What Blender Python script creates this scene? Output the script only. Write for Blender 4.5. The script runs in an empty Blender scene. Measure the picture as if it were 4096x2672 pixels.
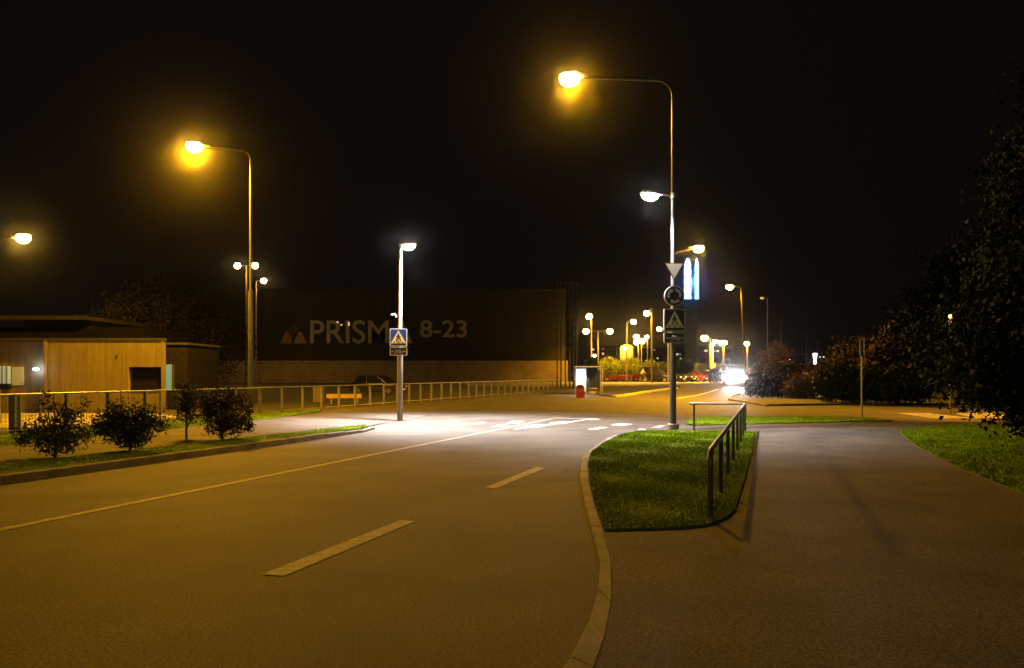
import bpy, bmesh, math, random
import numpy as np
from mathutils import Vector, Matrix
random.seed(7); rng = np.random.default_rng(11)
S = bpy.context.scene; COL = S.collection; R_ = math.radians

# ------------------------------------------------------------------ camera, night sky, exposure
cd = bpy.data.cameras.new('camera'); cam = bpy.data.objects.new('camera', cd); COL.objects.link(cam)
cam.location = (0, 0, 1.65); cam.rotation_euler = (R_(90), 0, 0)
cd.sensor_width = 36; cd.lens = 28.125; cd.shift_y = 0.0388; cd.clip_end = 2000; cd.clip_start = 0.05
S.camera = cam
W = bpy.data.worlds.new('World'); S.world = W; W.use_nodes = True
nt = W.node_tree; nt.nodes.clear()
sky = nt.nodes.new('ShaderNodeTexSky'); sky.sky_type = 'NISHITA'; sky.sun_disc = False
sky.sun_elevation = R_(-4); sky.sun_rotation = R_(200)
bg = nt.nodes.new('ShaderNodeBackground'); bg.inputs['Strength'].default_value = 0.002
bg2 = nt.nodes.new('ShaderNodeBackground'); bg2.inputs['Color'].default_value = (1, 0.74, 0.58, 1); bg2.inputs['Strength'].default_value = 0.0030
add = nt.nodes.new('ShaderNodeAddShader'); out = nt.nodes.new('ShaderNodeOutputWorld')
nt.links.new(sky.outputs[0], bg.inputs[0]); nt.links.new(bg.outputs[0], add.inputs[0]); nt.links.new(bg2.outputs[0], add.inputs[1])
nt.links.new(add.outputs[0], out.inputs[0])
vs = S.view_settings; S.display_settings.display_device = 'sRGB'
vs.view_transform = 'Standard'; vs.look = 'None'; vs.exposure = 0.0; vs.gamma = 1
cy = S.cycles; cy.use_denoising = True; cy.max_bounces = 5; cy.diffuse_bounces = 2; cy.glossy_bounces = 3
cy.transmission_bounces = 4; cy.transparent_max_bounces = 6; cy.volume_bounces = 0
cy.sample_clamp_indirect = 1.5; cy.sample_clamp_direct = 0; cy.use_light_tree = True
cy.caustics_reflective = False; cy.caustics_refractive = False

HAZE = 0.00025
SODIUM = (1.0, 0.44, 0.006); LED = (1.0, 0.97, 0.96); WARM = (1.0, 0.62, 0.16)

# ------------------------------------------------------------------ materials
def nodes(name):
    m = bpy.data.materials.new(name); m.use_nodes = True
    return m, m.node_tree, m.node_tree.nodes['Principled BSDF']
def pm(name, col, rough=0.6, metal=0.0, var=0.25, scale=3.0, fine=0.0, fscale=150, bump=0.0, bscale=120, spec=0.5, stretch=None, col2=None):
    """procedural principled material: patchy tone variation, fine speckle and bump"""
    m, t, b = nodes(name); L = t.links
    b.inputs['Roughness'].default_value = rough; b.inputs['Metallic'].default_value = metal
    b.inputs['Specular IOR Level'].default_value = spec
    tc = t.nodes.new('ShaderNodeTexCoord'); v = tc.outputs['Object']
    if stretch:
        mp = t.nodes.new('ShaderNodeMapping'); mp.inputs['Scale'].default_value = stretch
        L.new(v, mp.inputs[0]); v = mp.outputs[0]
    n = t.nodes.new('ShaderNodeTexNoise'); n.inputs['Scale'].default_value = scale; n.inputs['Detail'].default_value = 5
    L.new(v, n.inputs['Vector'])
    r = t.nodes.new('ShaderNodeValToRGB')
    c2 = col2 or tuple(c * (1 - var) for c in col)
    r.color_ramp.elements[0].position = 0.33; r.color_ramp.elements[1].position = 0.68
    r.color_ramp.elements[0].color = (*c2, 1); r.color_ramp.elements[1].color = (*(min(1, c * (1 + (0 if col2 else var))) for c in col), 1)
    L.new(n.outputs['Fac'], r.inputs[0]); c = r.outputs[0]
    if fine:
        n2 = t.nodes.new('ShaderNodeTexNoise'); n2.inputs['Scale'].default_value = fscale; n2.inputs['Detail'].default_value = 2
        L.new(v, n2.inputs['Vector'])
        mr = t.nodes.new('ShaderNodeMapRange'); mr.inputs[1].default_value = 0.3; mr.inputs[2].default_value = 0.72
        mr.inputs[3].default_value = 1 - fine; mr.inputs[4].default_value = 1 + fine
        L.new(n2.outputs['Fac'], mr.inputs[0])
        mx = t.nodes.new('ShaderNodeVectorMath'); mx.operation = 'SCALE'
        L.new(c, mx.inputs[0]); L.new(mr.outputs[0], mx.inputs['Scale']); c = mx.outputs[0]
    L.new(c, b.inputs['Base Color'])
    if bump:
        n3 = t.nodes.new('ShaderNodeTexNoise'); n3.inputs['Scale'].default_value = bscale; n3.inputs['Detail'].default_value = 3
        L.new(tc.outputs['Object'], n3.inputs['Vector'])
        bp = t.nodes.new('ShaderNodeBump'); bp.inputs['Strength'].default_value = bump; bp.inputs['Distance'].default_value = 0.02
        L.new(n3.outputs['Fac'], bp.inputs['Height']); L.new(bp.outputs[0], b.inputs['Normal'])
    return m
def emat(name, col, strength, sample=False):
    m, t, b = nodes(name)
    b.inputs['Base Color'].default_value = (*(0.8 * c for c in col), 1)
    b.inputs['Emission Color'].default_value = (*col, 1); b.inputs['Emission Strength'].default_value = strength
    try: m.cycles.emission_sampling = 'FRONT' if sample else 'NONE'
    except Exception: pass
    return m
def plank_mat(name, col, pitch, axis=0, rough=0.7, dark=0.35, vary=0.45):
    """boards: sharp dark joints every pitch metres, each board its own tone"""
    m, t, b = nodes(name); L = t.links
    b.inputs['Roughness'].default_value = rough
    tc = t.nodes.new('ShaderNodeTexCoord'); sx = t.nodes.new('ShaderNodeSeparateXYZ'); L.new(tc.outputs['Object'], sx.inputs[0])
    d = t.nodes.new('ShaderNodeMath'); d.operation = 'DIVIDE'; d.inputs[1].default_value = pitch; L.new(sx.outputs[axis], d.inputs[0])
    fl = t.nodes.new('ShaderNodeMath'); fl.operation = 'FLOOR'; L.new(d.outputs[0], fl.inputs[0])
    wn = t.nodes.new('ShaderNodeTexWhiteNoise'); wn.noise_dimensions = '1D'; L.new(fl.outputs[0], wn.inputs['W'])
    fr = t.nodes.new('ShaderNodeMath'); fr.operation = 'FRACT'; L.new(d.outputs[0], fr.inputs[0])
    gt = t.nodes.new('ShaderNodeMath'); gt.operation = 'GREATER_THAN'; gt.inputs[1].default_value = 0.1; L.new(fr.outputs[0], gt.inputs[0])
    no = t.nodes.new('ShaderNodeTexNoise'); no.inputs['Scale'].default_value = 1.4; no.inputs['Detail'].default_value = 6
    mp = t.nodes.new('ShaderNodeMapping'); mp.inputs['Scale'].default_value = (8, 8, 0.8) if axis == 0 else (0.8, 8, 8)
    L.new(tc.outputs['Object'], mp.inputs[0]); L.new(mp.outputs[0], no.inputs['Vector'])
    a = t.nodes.new('ShaderNodeMath'); a.operation = 'MULTIPLY_ADD'; a.inputs[1].default_value = vary; a.inputs[2].default_value = 1 - vary; L.new(wn.outputs['Value'], a.inputs[0])
    a2 = t.nodes.new('ShaderNodeMath'); a2.operation = 'MULTIPLY'; L.new(a.outputs[0], a2.inputs[0])
    na = t.nodes.new('ShaderNodeMath'); na.operation = 'ADD'; na.inputs[1].default_value = 0.5; L.new(no.outputs['Fac'], na.inputs[0]); L.new(na.outputs[0], a2.inputs[1])
    j = t.nodes.new('ShaderNodeMapRange'); j.inputs[3].default_value = dark; j.inputs[4].default_value = 1; L.new(gt.outputs[0], j.inputs[0])
    a3 = t.nodes.new('ShaderNodeMath'); a3.operation = 'MULTIPLY'; L.new(a2.outputs[0], a3.inputs[0]); L.new(j.outputs[0], a3.inputs[1])
    sc = t.nodes.new('ShaderNodeVectorMath'); sc.operation = 'SCALE'; sc.inputs[0].default_value = col; L.new(a3.outputs[0], sc.inputs['Scale'])
    L.new(sc.outputs[0], b.inputs['Base Color'])
    return m
def leaf_mat(name, c1, c2, scale=2.0, rough=0.6):
    m = pm(name, c1, rough=rough, col2=c2, scale=scale, spec=0.06, fine=0.35, fscale=25)
    return m
M = dict(
    pole_steel=pm('pole_steel', (0.065, 0.066, 0.068), rough=0.5, metal=0.3, var=0.15, scale=5),
    rail_steel=pm('rail_steel', (0.15, 0.14, 0.13), rough=0.35, metal=0.6, var=0.2, scale=6),
    asphalt=pm('asphalt', (0.062, 0.055, 0.048), rough=0.82, var=0.34, scale=0.7, fine=1.0, fscale=48, bump=0.3, bscale=110, spec=0.35),
    path_asphalt=pm('path_asphalt', (0.076, 0.067, 0.060), rough=0.88, var=0.28, scale=0.9, fine=1.0, fscale=52, bump=0.3, bscale=130, spec=0.3),
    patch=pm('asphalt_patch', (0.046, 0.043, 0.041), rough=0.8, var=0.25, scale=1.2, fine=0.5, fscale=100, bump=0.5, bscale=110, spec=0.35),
    lit_ground=pm('pale_lit_ground', (0.26, 0.235, 0.19), rough=0.9, var=0.3, scale=1.2, fine=0.4, fscale=40, bump=0.6, bscale=40),
    soil=pm('dark_soil', (0.035, 0.032, 0.022), rough=0.95, var=0.4, scale=0.7, fine=0.4, fscale=30),
    kerb=pm('kerb_concrete', (0.18, 0.17, 0.145), rough=0.85, var=0.36, scale=2.2, fine=0.3, fscale=70, bump=0.3, bscale=90),
    lit_kerb=pm('lit_kerb_concrete', (0.40, 0.39, 0.37), rough=0.8, var=0.2, scale=2, fine=0.2, fscale=40),
    kerb_dark=pm('kerb_weathered', (0.15, 0.135, 0.115), rough=0.9, var=0.3, scale=2.5, fine=0.3, fscale=60, bump=0.3, bscale=80),
    paint=pm('road_paint', (0.60, 0.58, 0.52), rough=0.65, var=0.22, scale=3.5, fine=0.3, fscale=60, bump=0.25, bscale=110),
    lane_paint=pm('worn_lane_paint', (0.29, 0.28, 0.21), rough=0.75, col2=(0.15, 0.14, 0.11), scale=9, fine=0.35, fscale=60, bump=0.25, bscale=110),
    paint_worn=pm('worn_paint', (0.34, 0.32, 0.27), rough=0.7, var=0.4, scale=6, fine=0.5, fscale=60),
    turf=pm('turf', (0.12, 0.20, 0.004), rough=0.95, scale=1.6, col2=(0.075, 0.12, 0.004), fine=0.5, fscale=45, bump=0.9, bscale=45, spec=0.05),
    blade=pm('grass_blade', (0.19, 0.31, 0.005), rough=0.9, scale=1.3, col2=(0.13, 0.21, 0.004), fine=0.3, fscale=20, spec=0.0),
    galv=pm('galvanised_steel', (0.30, 0.295, 0.29), rough=0.42, metal=0.5, var=0.14, scale=5, fine=0.1, fscale=40),
    galv_dull=pm('dull_galvanised_steel', (0.30, 0.29, 0.275), rough=0.55, metal=0.35, var=0.18, scale=6),
    far_pole=pm('grey_painted_steel', (0.22, 0.20, 0.18), rough=0.6, metal=0.2),
    concrete=pm('concrete', (0.25, 0.235, 0.21), rough=0.9, var=0.2, scale=4, bump=0.3),
    white=pm('white_enamel', (0.72, 0.72, 0.70), rough=0.45, var=0.06),
    unlit_wall=pm('unlit_render', (0.011, 0.010, 0.010), rough=0.95, spec=0.1),  # wall colour darkened so the unlit buildings stay dim
    flag_steel=pm('dark_flagpole', (0.055, 0.045, 0.038), rough=0.7, spec=0.2),  # dark even tone for flagpoles and far posts
    bed_soil=pm('black_bed_soil', (0.013, 0.011, 0.009), rough=0.95, var=0.4, scale=0.9, fine=0.4, fscale=25),
    black=pm('black_film', (0.012, 0.012, 0.012), rough=0.5, var=0.1),
    blue=pm('blue_film', (0.010, 0.055, 0.30), rough=0.4, var=0.08),
    navy=pm('dim_blue_film', (0.018, 0.020, 0.075), rough=0.4, var=0.1),
    yellowish=pm('yellow_white_film', (0.78, 0.66, 0.30), rough=0.5, var=0.06),
    yield_face=pm('pale_sign_face', (0.80, 0.74, 0.60), rough=0.5, var=0.08),
    red_film=pm('dark_red_film', (0.20, 0.012, 0.012), rough=0.45, var=0.1),
    sign_white=pm('dim_white_film', (0.42, 0.40, 0.42), rough=0.5, var=0.1),
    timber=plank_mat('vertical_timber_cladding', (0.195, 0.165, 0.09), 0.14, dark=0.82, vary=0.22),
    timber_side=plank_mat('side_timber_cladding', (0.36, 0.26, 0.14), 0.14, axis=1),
    roof_dark=pm('dark_roof_felt', (0.03, 0.028, 0.026), rough=0.9),
    dark_open=pm('dark_glass', (0.012, 0.012, 0.016), rough=0.15, var=0.2),
    wall_dark=plank_mat('charcoal_wall_panel', (0.019, 0.017, 0.015), 1.2, dark=0.7),
    wall_brown=pm('brown_render', (0.30, 0.24, 0.17), rough=0.9, var=0.15, scale=0.8, fine=0.3, fscale=10),
    letter=pm('cream_sign_letter', (0.40, 0.35, 0.30), rough=0.5, var=0.12, scale=0.8),
    orange_sign=pm('orange_sign_plate', (0.26, 0.11, 0.05), rough=0.5),
    amber_sign=pm('amber_sign_plate', (0.30, 0.19, 0.05), rough=0.5), emblem_red=pm('dull_red_sign_plate', (0.055, 0.013, 0.011), rough=0.5),
    bark=pm('bark', (0.075, 0.055, 0.038), rough=0.95, var=0.35, scale=6, bump=0.6, bscale=25),
    shrub=leaf_mat('shrub_leaf', (0.085, 0.115, 0.026), (0.045, 0.058, 0.014)),
    shrub_red=leaf_mat('reddish_shrub_leaf', (0.10, 0.075, 0.032), (0.05, 0.046, 0.02)),
    purple=leaf_mat('purple_shrub_leaf', (0.022, 0.013, 0.014), (0.010, 0.007, 0.008)),
    conifer=leaf_mat('dark_green_leaf', (0.014, 0.030, 0.012), (0.006, 0.012, 0.005)),
    brownleaf=leaf_mat('olive_brown_leaf', (0.080, 0.062, 0.026), (0.046, 0.034, 0.018), scale=0.5),
    duskleaf=leaf_mat('dusky_olive_leaf', (0.024, 0.021, 0.011), (0.015, 0.012, 0.008), scale=0.4),
    limeleaf=leaf_mat('lime_green_leaf', (0.22, 0.27, 0.030), (0.14, 0.17, 0.020), scale=1.0),
    redcar=pm('dark_red_paint', (0.17, 0.012, 0.010), rough=0.25, var=0.05),
    brightred=pm('bright_red_paint', (0.34, 0.02, 0.03), rough=0.25, var=0.05),
    blackcar=pm('black_paint', (0.012, 0.012, 0.014), rough=0.15, var=0.05),
    bluecar=pm('midnight_blue_paint', (0.014, 0.018, 0.05), rough=0.18, var=0.05),
    greycar=pm('graphite_paint', (0.05, 0.05, 0.05), rough=0.25, var=0.05),
    beigecar=pm('pale_beige_paint', (0.42, 0.38, 0.30), rough=0.25, var=0.05),
    whitevan=pm('grey_van_paint', (0.10, 0.10, 0.11), rough=0.3, var=0.05),
    carglass=pm('car_glass', (0.02, 0.022, 0.026), rough=0.05, var=0.1),
    rubber=pm('rubber', (0.018, 0.018, 0.018), rough=0.9),
    rim=pm('alloy_rim', (0.42, 0.42, 0.42), rough=0.35, metal=0.7),
    headglass=pm('lamp_glass', (0.55, 0.55, 0.52), rough=0.12, metal=0.3),
    taillens=pm('tail_lens', (0.28, 0.01, 0.01), rough=0.2),
    binred=pm('bin_red_plastic', (0.36, 0.03, 0.018), rough=0.5, var=0.12),
    binyellow=pm('yellow_band', (0.55, 0.36, 0.05), rough=0.5),
    plankyellow=pm('yellow_board', (0.50, 0.34, 0.07), rough=0.7, var=0.2, scale=2),
    brick=pm('brown_brick', (0.16, 0.085, 0.05), rough=0.9, var=0.2, scale=3),
    gable=pm('yellow_render', (0.50, 0.36, 0.12), rough=0.9, var=0.12, scale=1),
    concrete_dark=pm('dark_render', (0.05, 0.046, 0.048), rough=0.9, var=0.2),
    pylon=pm('green_pylon_panel', (0.022, 0.05, 0.03), rough=0.5, var=0.15, scale=1),
    skin=pm('skin', (0.45, 0.28, 0.19), rough=0.6), cloth_pale=pm('pale_jacket', (0.42, 0.36, 0.25), rough=0.9),
    cloth_dark=pm('dark_trousers', (0.03, 0.03, 0.035), rough=0.9), hair=pm('brown_hair', (0.04, 0.025, 0.015), rough=0.8),
    e_sodium=emat('sodium_bulb', (1.0, 0.56, 0.08), 420, True), e_sodium_far=emat('far_sodium_bulb', (1.0, 0.58, 0.12), 110, True),
    e_led=emat('led_panel', (1.0, 0.99, 0.97), 200, True), e_kiosk=emat('cool_wall_lamp', (0.9, 0.96, 1.0), 14), e_sodium_dim=emat('distant_sodium_bulb', (1.0, 0.66, 0.22), 60, True), e_led_far=emat('far_white_bulb', (1.0, 0.96, 0.9), 8),
    e_blue=emat('blue_white_sign_tube', (0.26, 0.52, 1.0), 5.0), e_bluecap=emat('lavender_sign_tube', (0.80, 0.72, 1.0), 2.2),
    e_bluehalo=emat('blue_sign_halo', (0.01, 0.07, 0.85), 1.3),
    e_head=emat('headlight_beam_glass', (0.95, 0.95, 1.0), 120),
    e_window=emat('lit_window', (0.95, 0.88, 0.62), 0.75), e_window_dim=emat('dim_window', (0.8, 0.68, 0.5), 0.16),
    e_teal=emat('pale_teal_lit_glazing', (0.42, 0.68, 0.52), 0.30), e_tealdim=emat('dim_teal_lit_glazing', (0.42, 0.48, 0.30), 0.09),
    e_bluestrip=emat('pale_blue_lit_glazing', (0.09, 0.24, 0.36), 0.40), e_advert=emat('backlit_poster', (0.92, 0.97, 1.0), 2.0),
    e_advdim=emat('backlit_shelter_glass', (0.80, 0.88, 0.86), 0.32), e_orange=emat('amber_bulb', (1.0, 0.55, 0.15), 1.2),
    e_dimamber=emat('dim_amber_bulb', (1.0, 0.62, 0.22), 0.7), e_tail=emat('tail_lamp_glow', (1.0, 0.10, 0.08), 0.6),
)
def mesh_wire():
    m, t, b = nodes('fence_wire'); b.inputs['Base Color'].default_value = (0.10, 0.098, 0.09, 1); b.inputs['Roughness'].default_value = 0.6
    b.inputs['Metallic'].default_value = 0.2
    return m
M['wire'] = mesh_wire()

# ------------------------------------------------------------------ mesh helpers
class MB:
    def __init__(s): s.v = []; s.f = []
    def add(s, vs, fs):
        o = len(s.v); s.v += [tuple(p) for p in vs]; s.f += [tuple(i + o for i in f) for f in fs]; return s
    def box(s, c, d, rz=0.0):
        x, y, z = (k / 2 for k in d); ca, sa = math.cos(rz), math.sin(rz); vs = []
        for sx, sy, sz in ((-1,-1,-1),(1,-1,-1),(1,1,-1),(-1,1,-1),(-1,-1,1),(1,-1,1),(1,1,1),(-1,1,1)):
            a, b_ = sx * x, sy * y; vs.append((c[0] + a * ca - b_ * sa, c[1] + a * sa + b_ * ca, c[2] + sz * z))
        return s.add(vs, [(0,3,2,1),(4,5,6,7),(0,1,5,4),(1,2,6,5),(2,3,7,6),(3,0,4,7)])
    def tube(s, pts, rad, n=10, caps=True):
        pts = [Vector(p) for p in pts]
        if not isinstance(rad, (list, tuple)): rad = [rad] * len(pts)
        rings = []; ref = None
        for i, p in enumerate(pts):
            d = (pts[min(i + 1, len(pts) - 1)] - pts[max(i - 1, 0)]).normalized()
            if ref is None: ref = Vector((1, 0, 0)) if abs(d.x) < 0.9 else Vector((0, 1, 0))
            a = (ref - d * ref.dot(d)).normalized(); ref = a; b_ = d.cross(a)
            rings.append([p + (a * math.cos(2 * math.pi * k / n) + b_ * math.sin(2 * math.pi * k / n)) * rad[i] for k in range(n)])
        vs = [q for r in rings for q in r]; fs = []
        for i in range(len(pts) - 1):
            for k in range(n):
                fs.append((i * n + k, i * n + (k + 1) % n, (i + 1) * n + (k + 1) % n, (i + 1) * n + k))
        if caps: fs += [tuple(reversed(range(n))), tuple((len(pts) - 1) * n + k for k in range(n))]
        return s.add(vs, fs)
    def prism(s, poly, z0, z1):
        """poly (x, y) counter-clockwise; z0 / z1 floats or per-vertex lists"""
        n = len(poly); z0 = z0 if isinstance(z0, list) else [z0] * n; z1 = z1 if isinstance(z1, list) else [z1] * n
        vs = [(p[0], p[1], z) for p, z in zip(poly, z0)] + [(p[0], p[1], z) for p, z in zip(poly, z1)]
        return s.add(vs, [tuple(reversed(range(n))), tuple(range(n, 2 * n))] + [(i, (i + 1) % n, n + (i + 1) % n, n + i) for i in range(n)])
    def plate(s, poly, y0, y1):
        """poly in (x, z), extruded along y (y0 the front, towards -y)"""
        n = len(poly); vs = [(p[0], y0, p[1]) for p in poly] + [(p[0], y1, p[1]) for p in poly]
        return s.add(vs, [tuple(range(n)), tuple(reversed(range(n, 2 * n)))] + [(i, n + i, n + (i + 1) % n, (i + 1) % n) for i in range(n)])
    def profile(s, poly, y0, y1, inset=0.0, zi=1e9):
        """poly in (x, z) side profile across the width; points above zi are pulled in by inset"""
        n = len(poly); vs = []
        for yy, sg in ((y0, 1), (y1, -1)):
            vs += [(p[0], yy + sg * (inset if p[1] > zi else 0), p[1]) for p in poly]
        return s.add(vs, [tuple(range(n)), tuple(reversed(range(n, 2 * n)))] + [(i, n + i, n + (i + 1) % n, (i + 1) % n) for i in range(n)])
    def ellipsoid(s, c, r, nu=12, nv=8, zmin=-1.0, zmax=1.0):
        a0, a1 = math.asin(zmin), math.asin(zmax); vs = []; fs = []
        for j in range(nv + 1):
            a = a0 + (a1 - a0) * j / nv
            for k in range(nu):
                t = 2 * math.pi * k / nu; vs.append((c[0] + r[0] * math.cos(a) * math.cos(t), c[1] + r[1] * math.cos(a) * math.sin(t), c[2] + r[2] * math.sin(a)))
        for j in range(nv):
            for k in range(nu): fs.append((j * nu + k, j * nu + (k + 1) % nu, (j + 1) * nu + (k + 1) % nu, (j + 1) * nu + k))
        fs += [tuple(reversed(range(nu))), tuple(nv * nu + k for k in range(nu))]
        return s.add(vs, fs)
    def torus(s, c, R, r, axis='y', n=24, m=6):
        vs = []; fs = []
        for i in range(n):
            a = 2 * math.pi * i / n
            for k in range(m):
                b_ = 2 * math.pi * k / m; q = R + r * math.cos(b_); h = r * math.sin(b_)
                p = {'y': (q * math.cos(a), h, q * math.sin(a)), 'z': (q * math.cos(a), q * math.sin(a), h), 'x': (h, q * math.cos(a), q * math.sin(a))}[axis]
                vs.append((c[0] + p[0], c[1] + p[1], c[2] + p[2]))
        for i in range(n):
            for k in range(m): fs.append((i * m + k, ((i + 1) % n) * m + k, ((i + 1) % n) * m + (k + 1) % m, i * m + (k + 1) % m))
        return s.add(vs, fs)
    def build(s, name, mat, parent=None, smooth=False, bevel=0.0):
        me = bpy.data.meshes.new(name); me.from_pydata(s.v, [], s.f)
        bm = bmesh.new(); bm.from_mesh(me); bmesh.ops.recalc_face_normals(bm, faces=bm.faces)
        if bevel: bmesh.ops.bevel(bm, geom=list(bm.edges), offset=bevel, segments=2, affect='EDGES', clamp_overlap=True)
        bm.to_mesh(me); bm.free()
        me.materials.append(M[mat] if isinstance(mat, str) else mat)
        if smooth:
            for p in me.polygons: p.use_smooth = True
            try: me.set_sharp_from_angle(angle=R_(40))
            except Exception: pass
        o = bpy.data.objects.new(name, me); COL.objects.link(o)
        if parent: o.parent = parent
        return o
def tag(o, label=None, cat=None, group=None, kind=None):
    for k, v in (('label', label), ('category', cat), ('group', group), ('kind', kind)):
        if v: o[k] = v
    return o
def thing(name, label, cat, loc=(0, 0, 0), rz=0.0, group=None):
    o = bpy.data.objects.new(name, None); COL.objects.link(o); o.empty_display_size = 0.2
    o.location = loc; o.rotation_euler = (0, 0, rz); return tag(o, label, cat, group)
def copy_tree(o, parent=None):
    c = o.copy(); COL.objects.link(c)
    if parent: c.parent = parent
    for ch in list(o.children): copy_tree(ch, c)
    return c
def lamp_light(parent, loc, col, power, kind='SPOT', angle=155, blend=0.6, size=0.15, rot=(0, 0, 0), name='light_source'):
    l = bpy.data.lights.new(name, kind); l.energy = power; l.color = col; l.shadow_soft_size = size
    if kind == 'SPOT': l.spot_size = R_(angle); l.spot_blend = blend
    o = bpy.data.objects.new(name, l); COL.objects.link(o); o.parent = parent; o.location = loc; o.rotation_euler = rot
    return o
def rise(y):
    t = min(1, max(0, (y - 58) / 27)); return 0.6 * t * t * (3 - 2 * t)
TH = math.atan2(1047, 3200); CT, ST = math.cos(TH), math.sin(TH)
def RD(s, d): return (s * ST - d * CT, s * CT + d * ST)        # metres along the road, metres to its left
def sheet(name, poly, z, mat, kind='structure', cuts=False, skirt=0.0):
    """flat ground sheet; z a float or per-vertex list; far sheets follow the gentle rise of the ground"""
    zs = z if isinstance(z, list) else [z] * len(poly)
    bm = bmesh.new(); vs = [bm.verts.new((p[0], p[1], zz)) for p, zz in zip(poly, zs)]
    bm.faces.new(vs)
    if skirt:
        for i in range(len(vs)):
            a, b_ = vs[i], vs[(i + 1) % len(vs)]
            bm.faces.new((a, b_, bm.verts.new((b_.co.x, b_.co.y, b_.co.z - skirt)), bm.verts.new((a.co.x, a.co.y, a.co.z - skirt))))
    bmesh.ops.triangulate(bm, faces=bm.faces[:])
    if cuts:
        for yy in range(56, 90, 3):
            bmesh.ops.bisect_plane(bm, geom=bm.verts[:] + bm.edges[:] + bm.faces[:], plane_co=(0, yy, 0), plane_no=(0, 1, 0))
        for v in bm.verts: v.co.z += rise(v.co.y)
    bmesh.ops.recalc_face_normals(bm, faces=bm.faces[:])
    if sum(f.normal.z for f in bm.faces) < 0: bmesh.ops.reverse_faces(bm, faces=bm.faces[:])
    me = bpy.data.meshes.new(name); bm.to_mesh(me); bm.free(); me.materials.append(M[mat])
    o = bpy.data.objects.new(name, me); COL.objects.link(o)
    if kind: o['kind'] = kind
    return o
def np_mesh(name, verts, quads_or_tris, k, mat, parent=None):
    me = bpy.data.meshes.new(name); n = len(quads_or_tris)
    me.vertices.add(len(verts)); me.vertices.foreach_set('co', np.ascontiguousarray(verts, np.float32).ravel())
    me.loops.add(n * k); me.loops.foreach_set('vertex_index', np.ascontiguousarray(quads_or_tris, np.int32).ravel())
    me.polygons.add(n); me.polygons.foreach_set('loop_start', np.arange(0, n * k, k, dtype=np.int32))
    me.update(calc_edges=True); me.validate(); me.materials.append(M[mat])
    o = bpy.data.objects.new(name, me); COL.objects.link(o)
    if parent: o.parent = parent
    return o
def unit(n):
    a = rng.normal(size=(n, 3)); return a / np.linalg.norm(a, axis=1, keepdims=True)
def leaves(centres, size, aspect=0.55, droop=0.0):
    """one rhombic leaf per centre, random facing; returns verts, quads"""
    n = len(centres); a = unit(n); a[:, 2] -= droop; a /= np.linalg.norm(a, axis=1, keepdims=True)
    b = np.cross(a, unit(n)); b /= np.linalg.norm(b, axis=1, keepdims=True) + 1e-9
    s = size * rng.uniform(0.6, 1.3, (n, 1)); h = a * s; w = b * s * aspect
    v = np.stack([centres - h, centres + w, centres + h, centres - w], 1).reshape(-1, 3)
    return v, np.arange(4 * n).reshape(n, 4)
def crown_points(blobs, nclump, per, spread, shell=0.55):
    """leaf positions: clumps scattered through ellipsoidal blobs, denser towards the outside"""
    vol = np.array([b[3] * b[4] * b[5] for b in blobs]) ** 0.8; idx = rng.choice(len(blobs), nclump, p=vol / vol.sum())
    B = np.array(blobs)[idx]; r = rng.uniform(shell, 1.0, (nclump, 1)) ** 0.8
    c = B[:, :3] + unit(nclump) * B[:, 3:6] * r
    p = np.repeat(c, per, 0) + rng.normal(size=(nclump * per, 3)) * spread * rng.uniform(0.5, 1.4, (nclump, 1)).repeat(per, 0)
    return p
def plant(name, label, cat, loc, blobs, trunk, nclump, per, spread, leaf, mat, group=None, trunk_name='trunk', crown='crown', shell=0.55, droop=0.0, limbs=6, zmin=0.03):
    root = thing(name, label, cat, loc, 0, group)
    p = crown_points(blobs, nclump, per, spread, shell); p = p[p[:, 2] > zmin]
    v, f = leaves(p, leaf, droop=droop); np_mesh(crown, v, f, 4, mat, root)
    tb = MB(); h, r0, r1, lean = trunk
    tb.tube([(0, 0, -0.05), (lean * 0.3, 0, h * 0.4), (lean, 0.02, h)], [r0, (r0 + r1) / 2, r1], 8)
    for i in range(limbs):
        b = blobs[i % len(blobs)]; d = Vector(unit(1)[0]) * 0.6
        e = Vector(b[:3]) + Vector((d.x * b[3], d.y * b[4], abs(d.z) * b[5])); z0 = h * random.uniform(0.35, 0.98)
        a = Vector((lean * z0 / h, 0, z0)); m = (a + e) / 2 + Vector((0, 0, -0.08 * (e - a).length))
        tb.tube([a, m, e], [r1 * 1.0, r1 * 0.7, r1 * 0.25], 6)
    tb.build(trunk_name, 'bark', root, smooth=True)
    return root
def pip(px, py, poly):
    inside = np.zeros(len(px), bool); n = len(poly)
    for i in range(n):
        x0, y0 = poly[i]; x1, y1 = poly[(i + 1) % n]
        c = ((y0 > py) != (y1 > py)) & (px < (x1 - x0) * (py - y0) / (y1 - y0 + 1e-12) + x0); inside ^= c
    return inside
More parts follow.
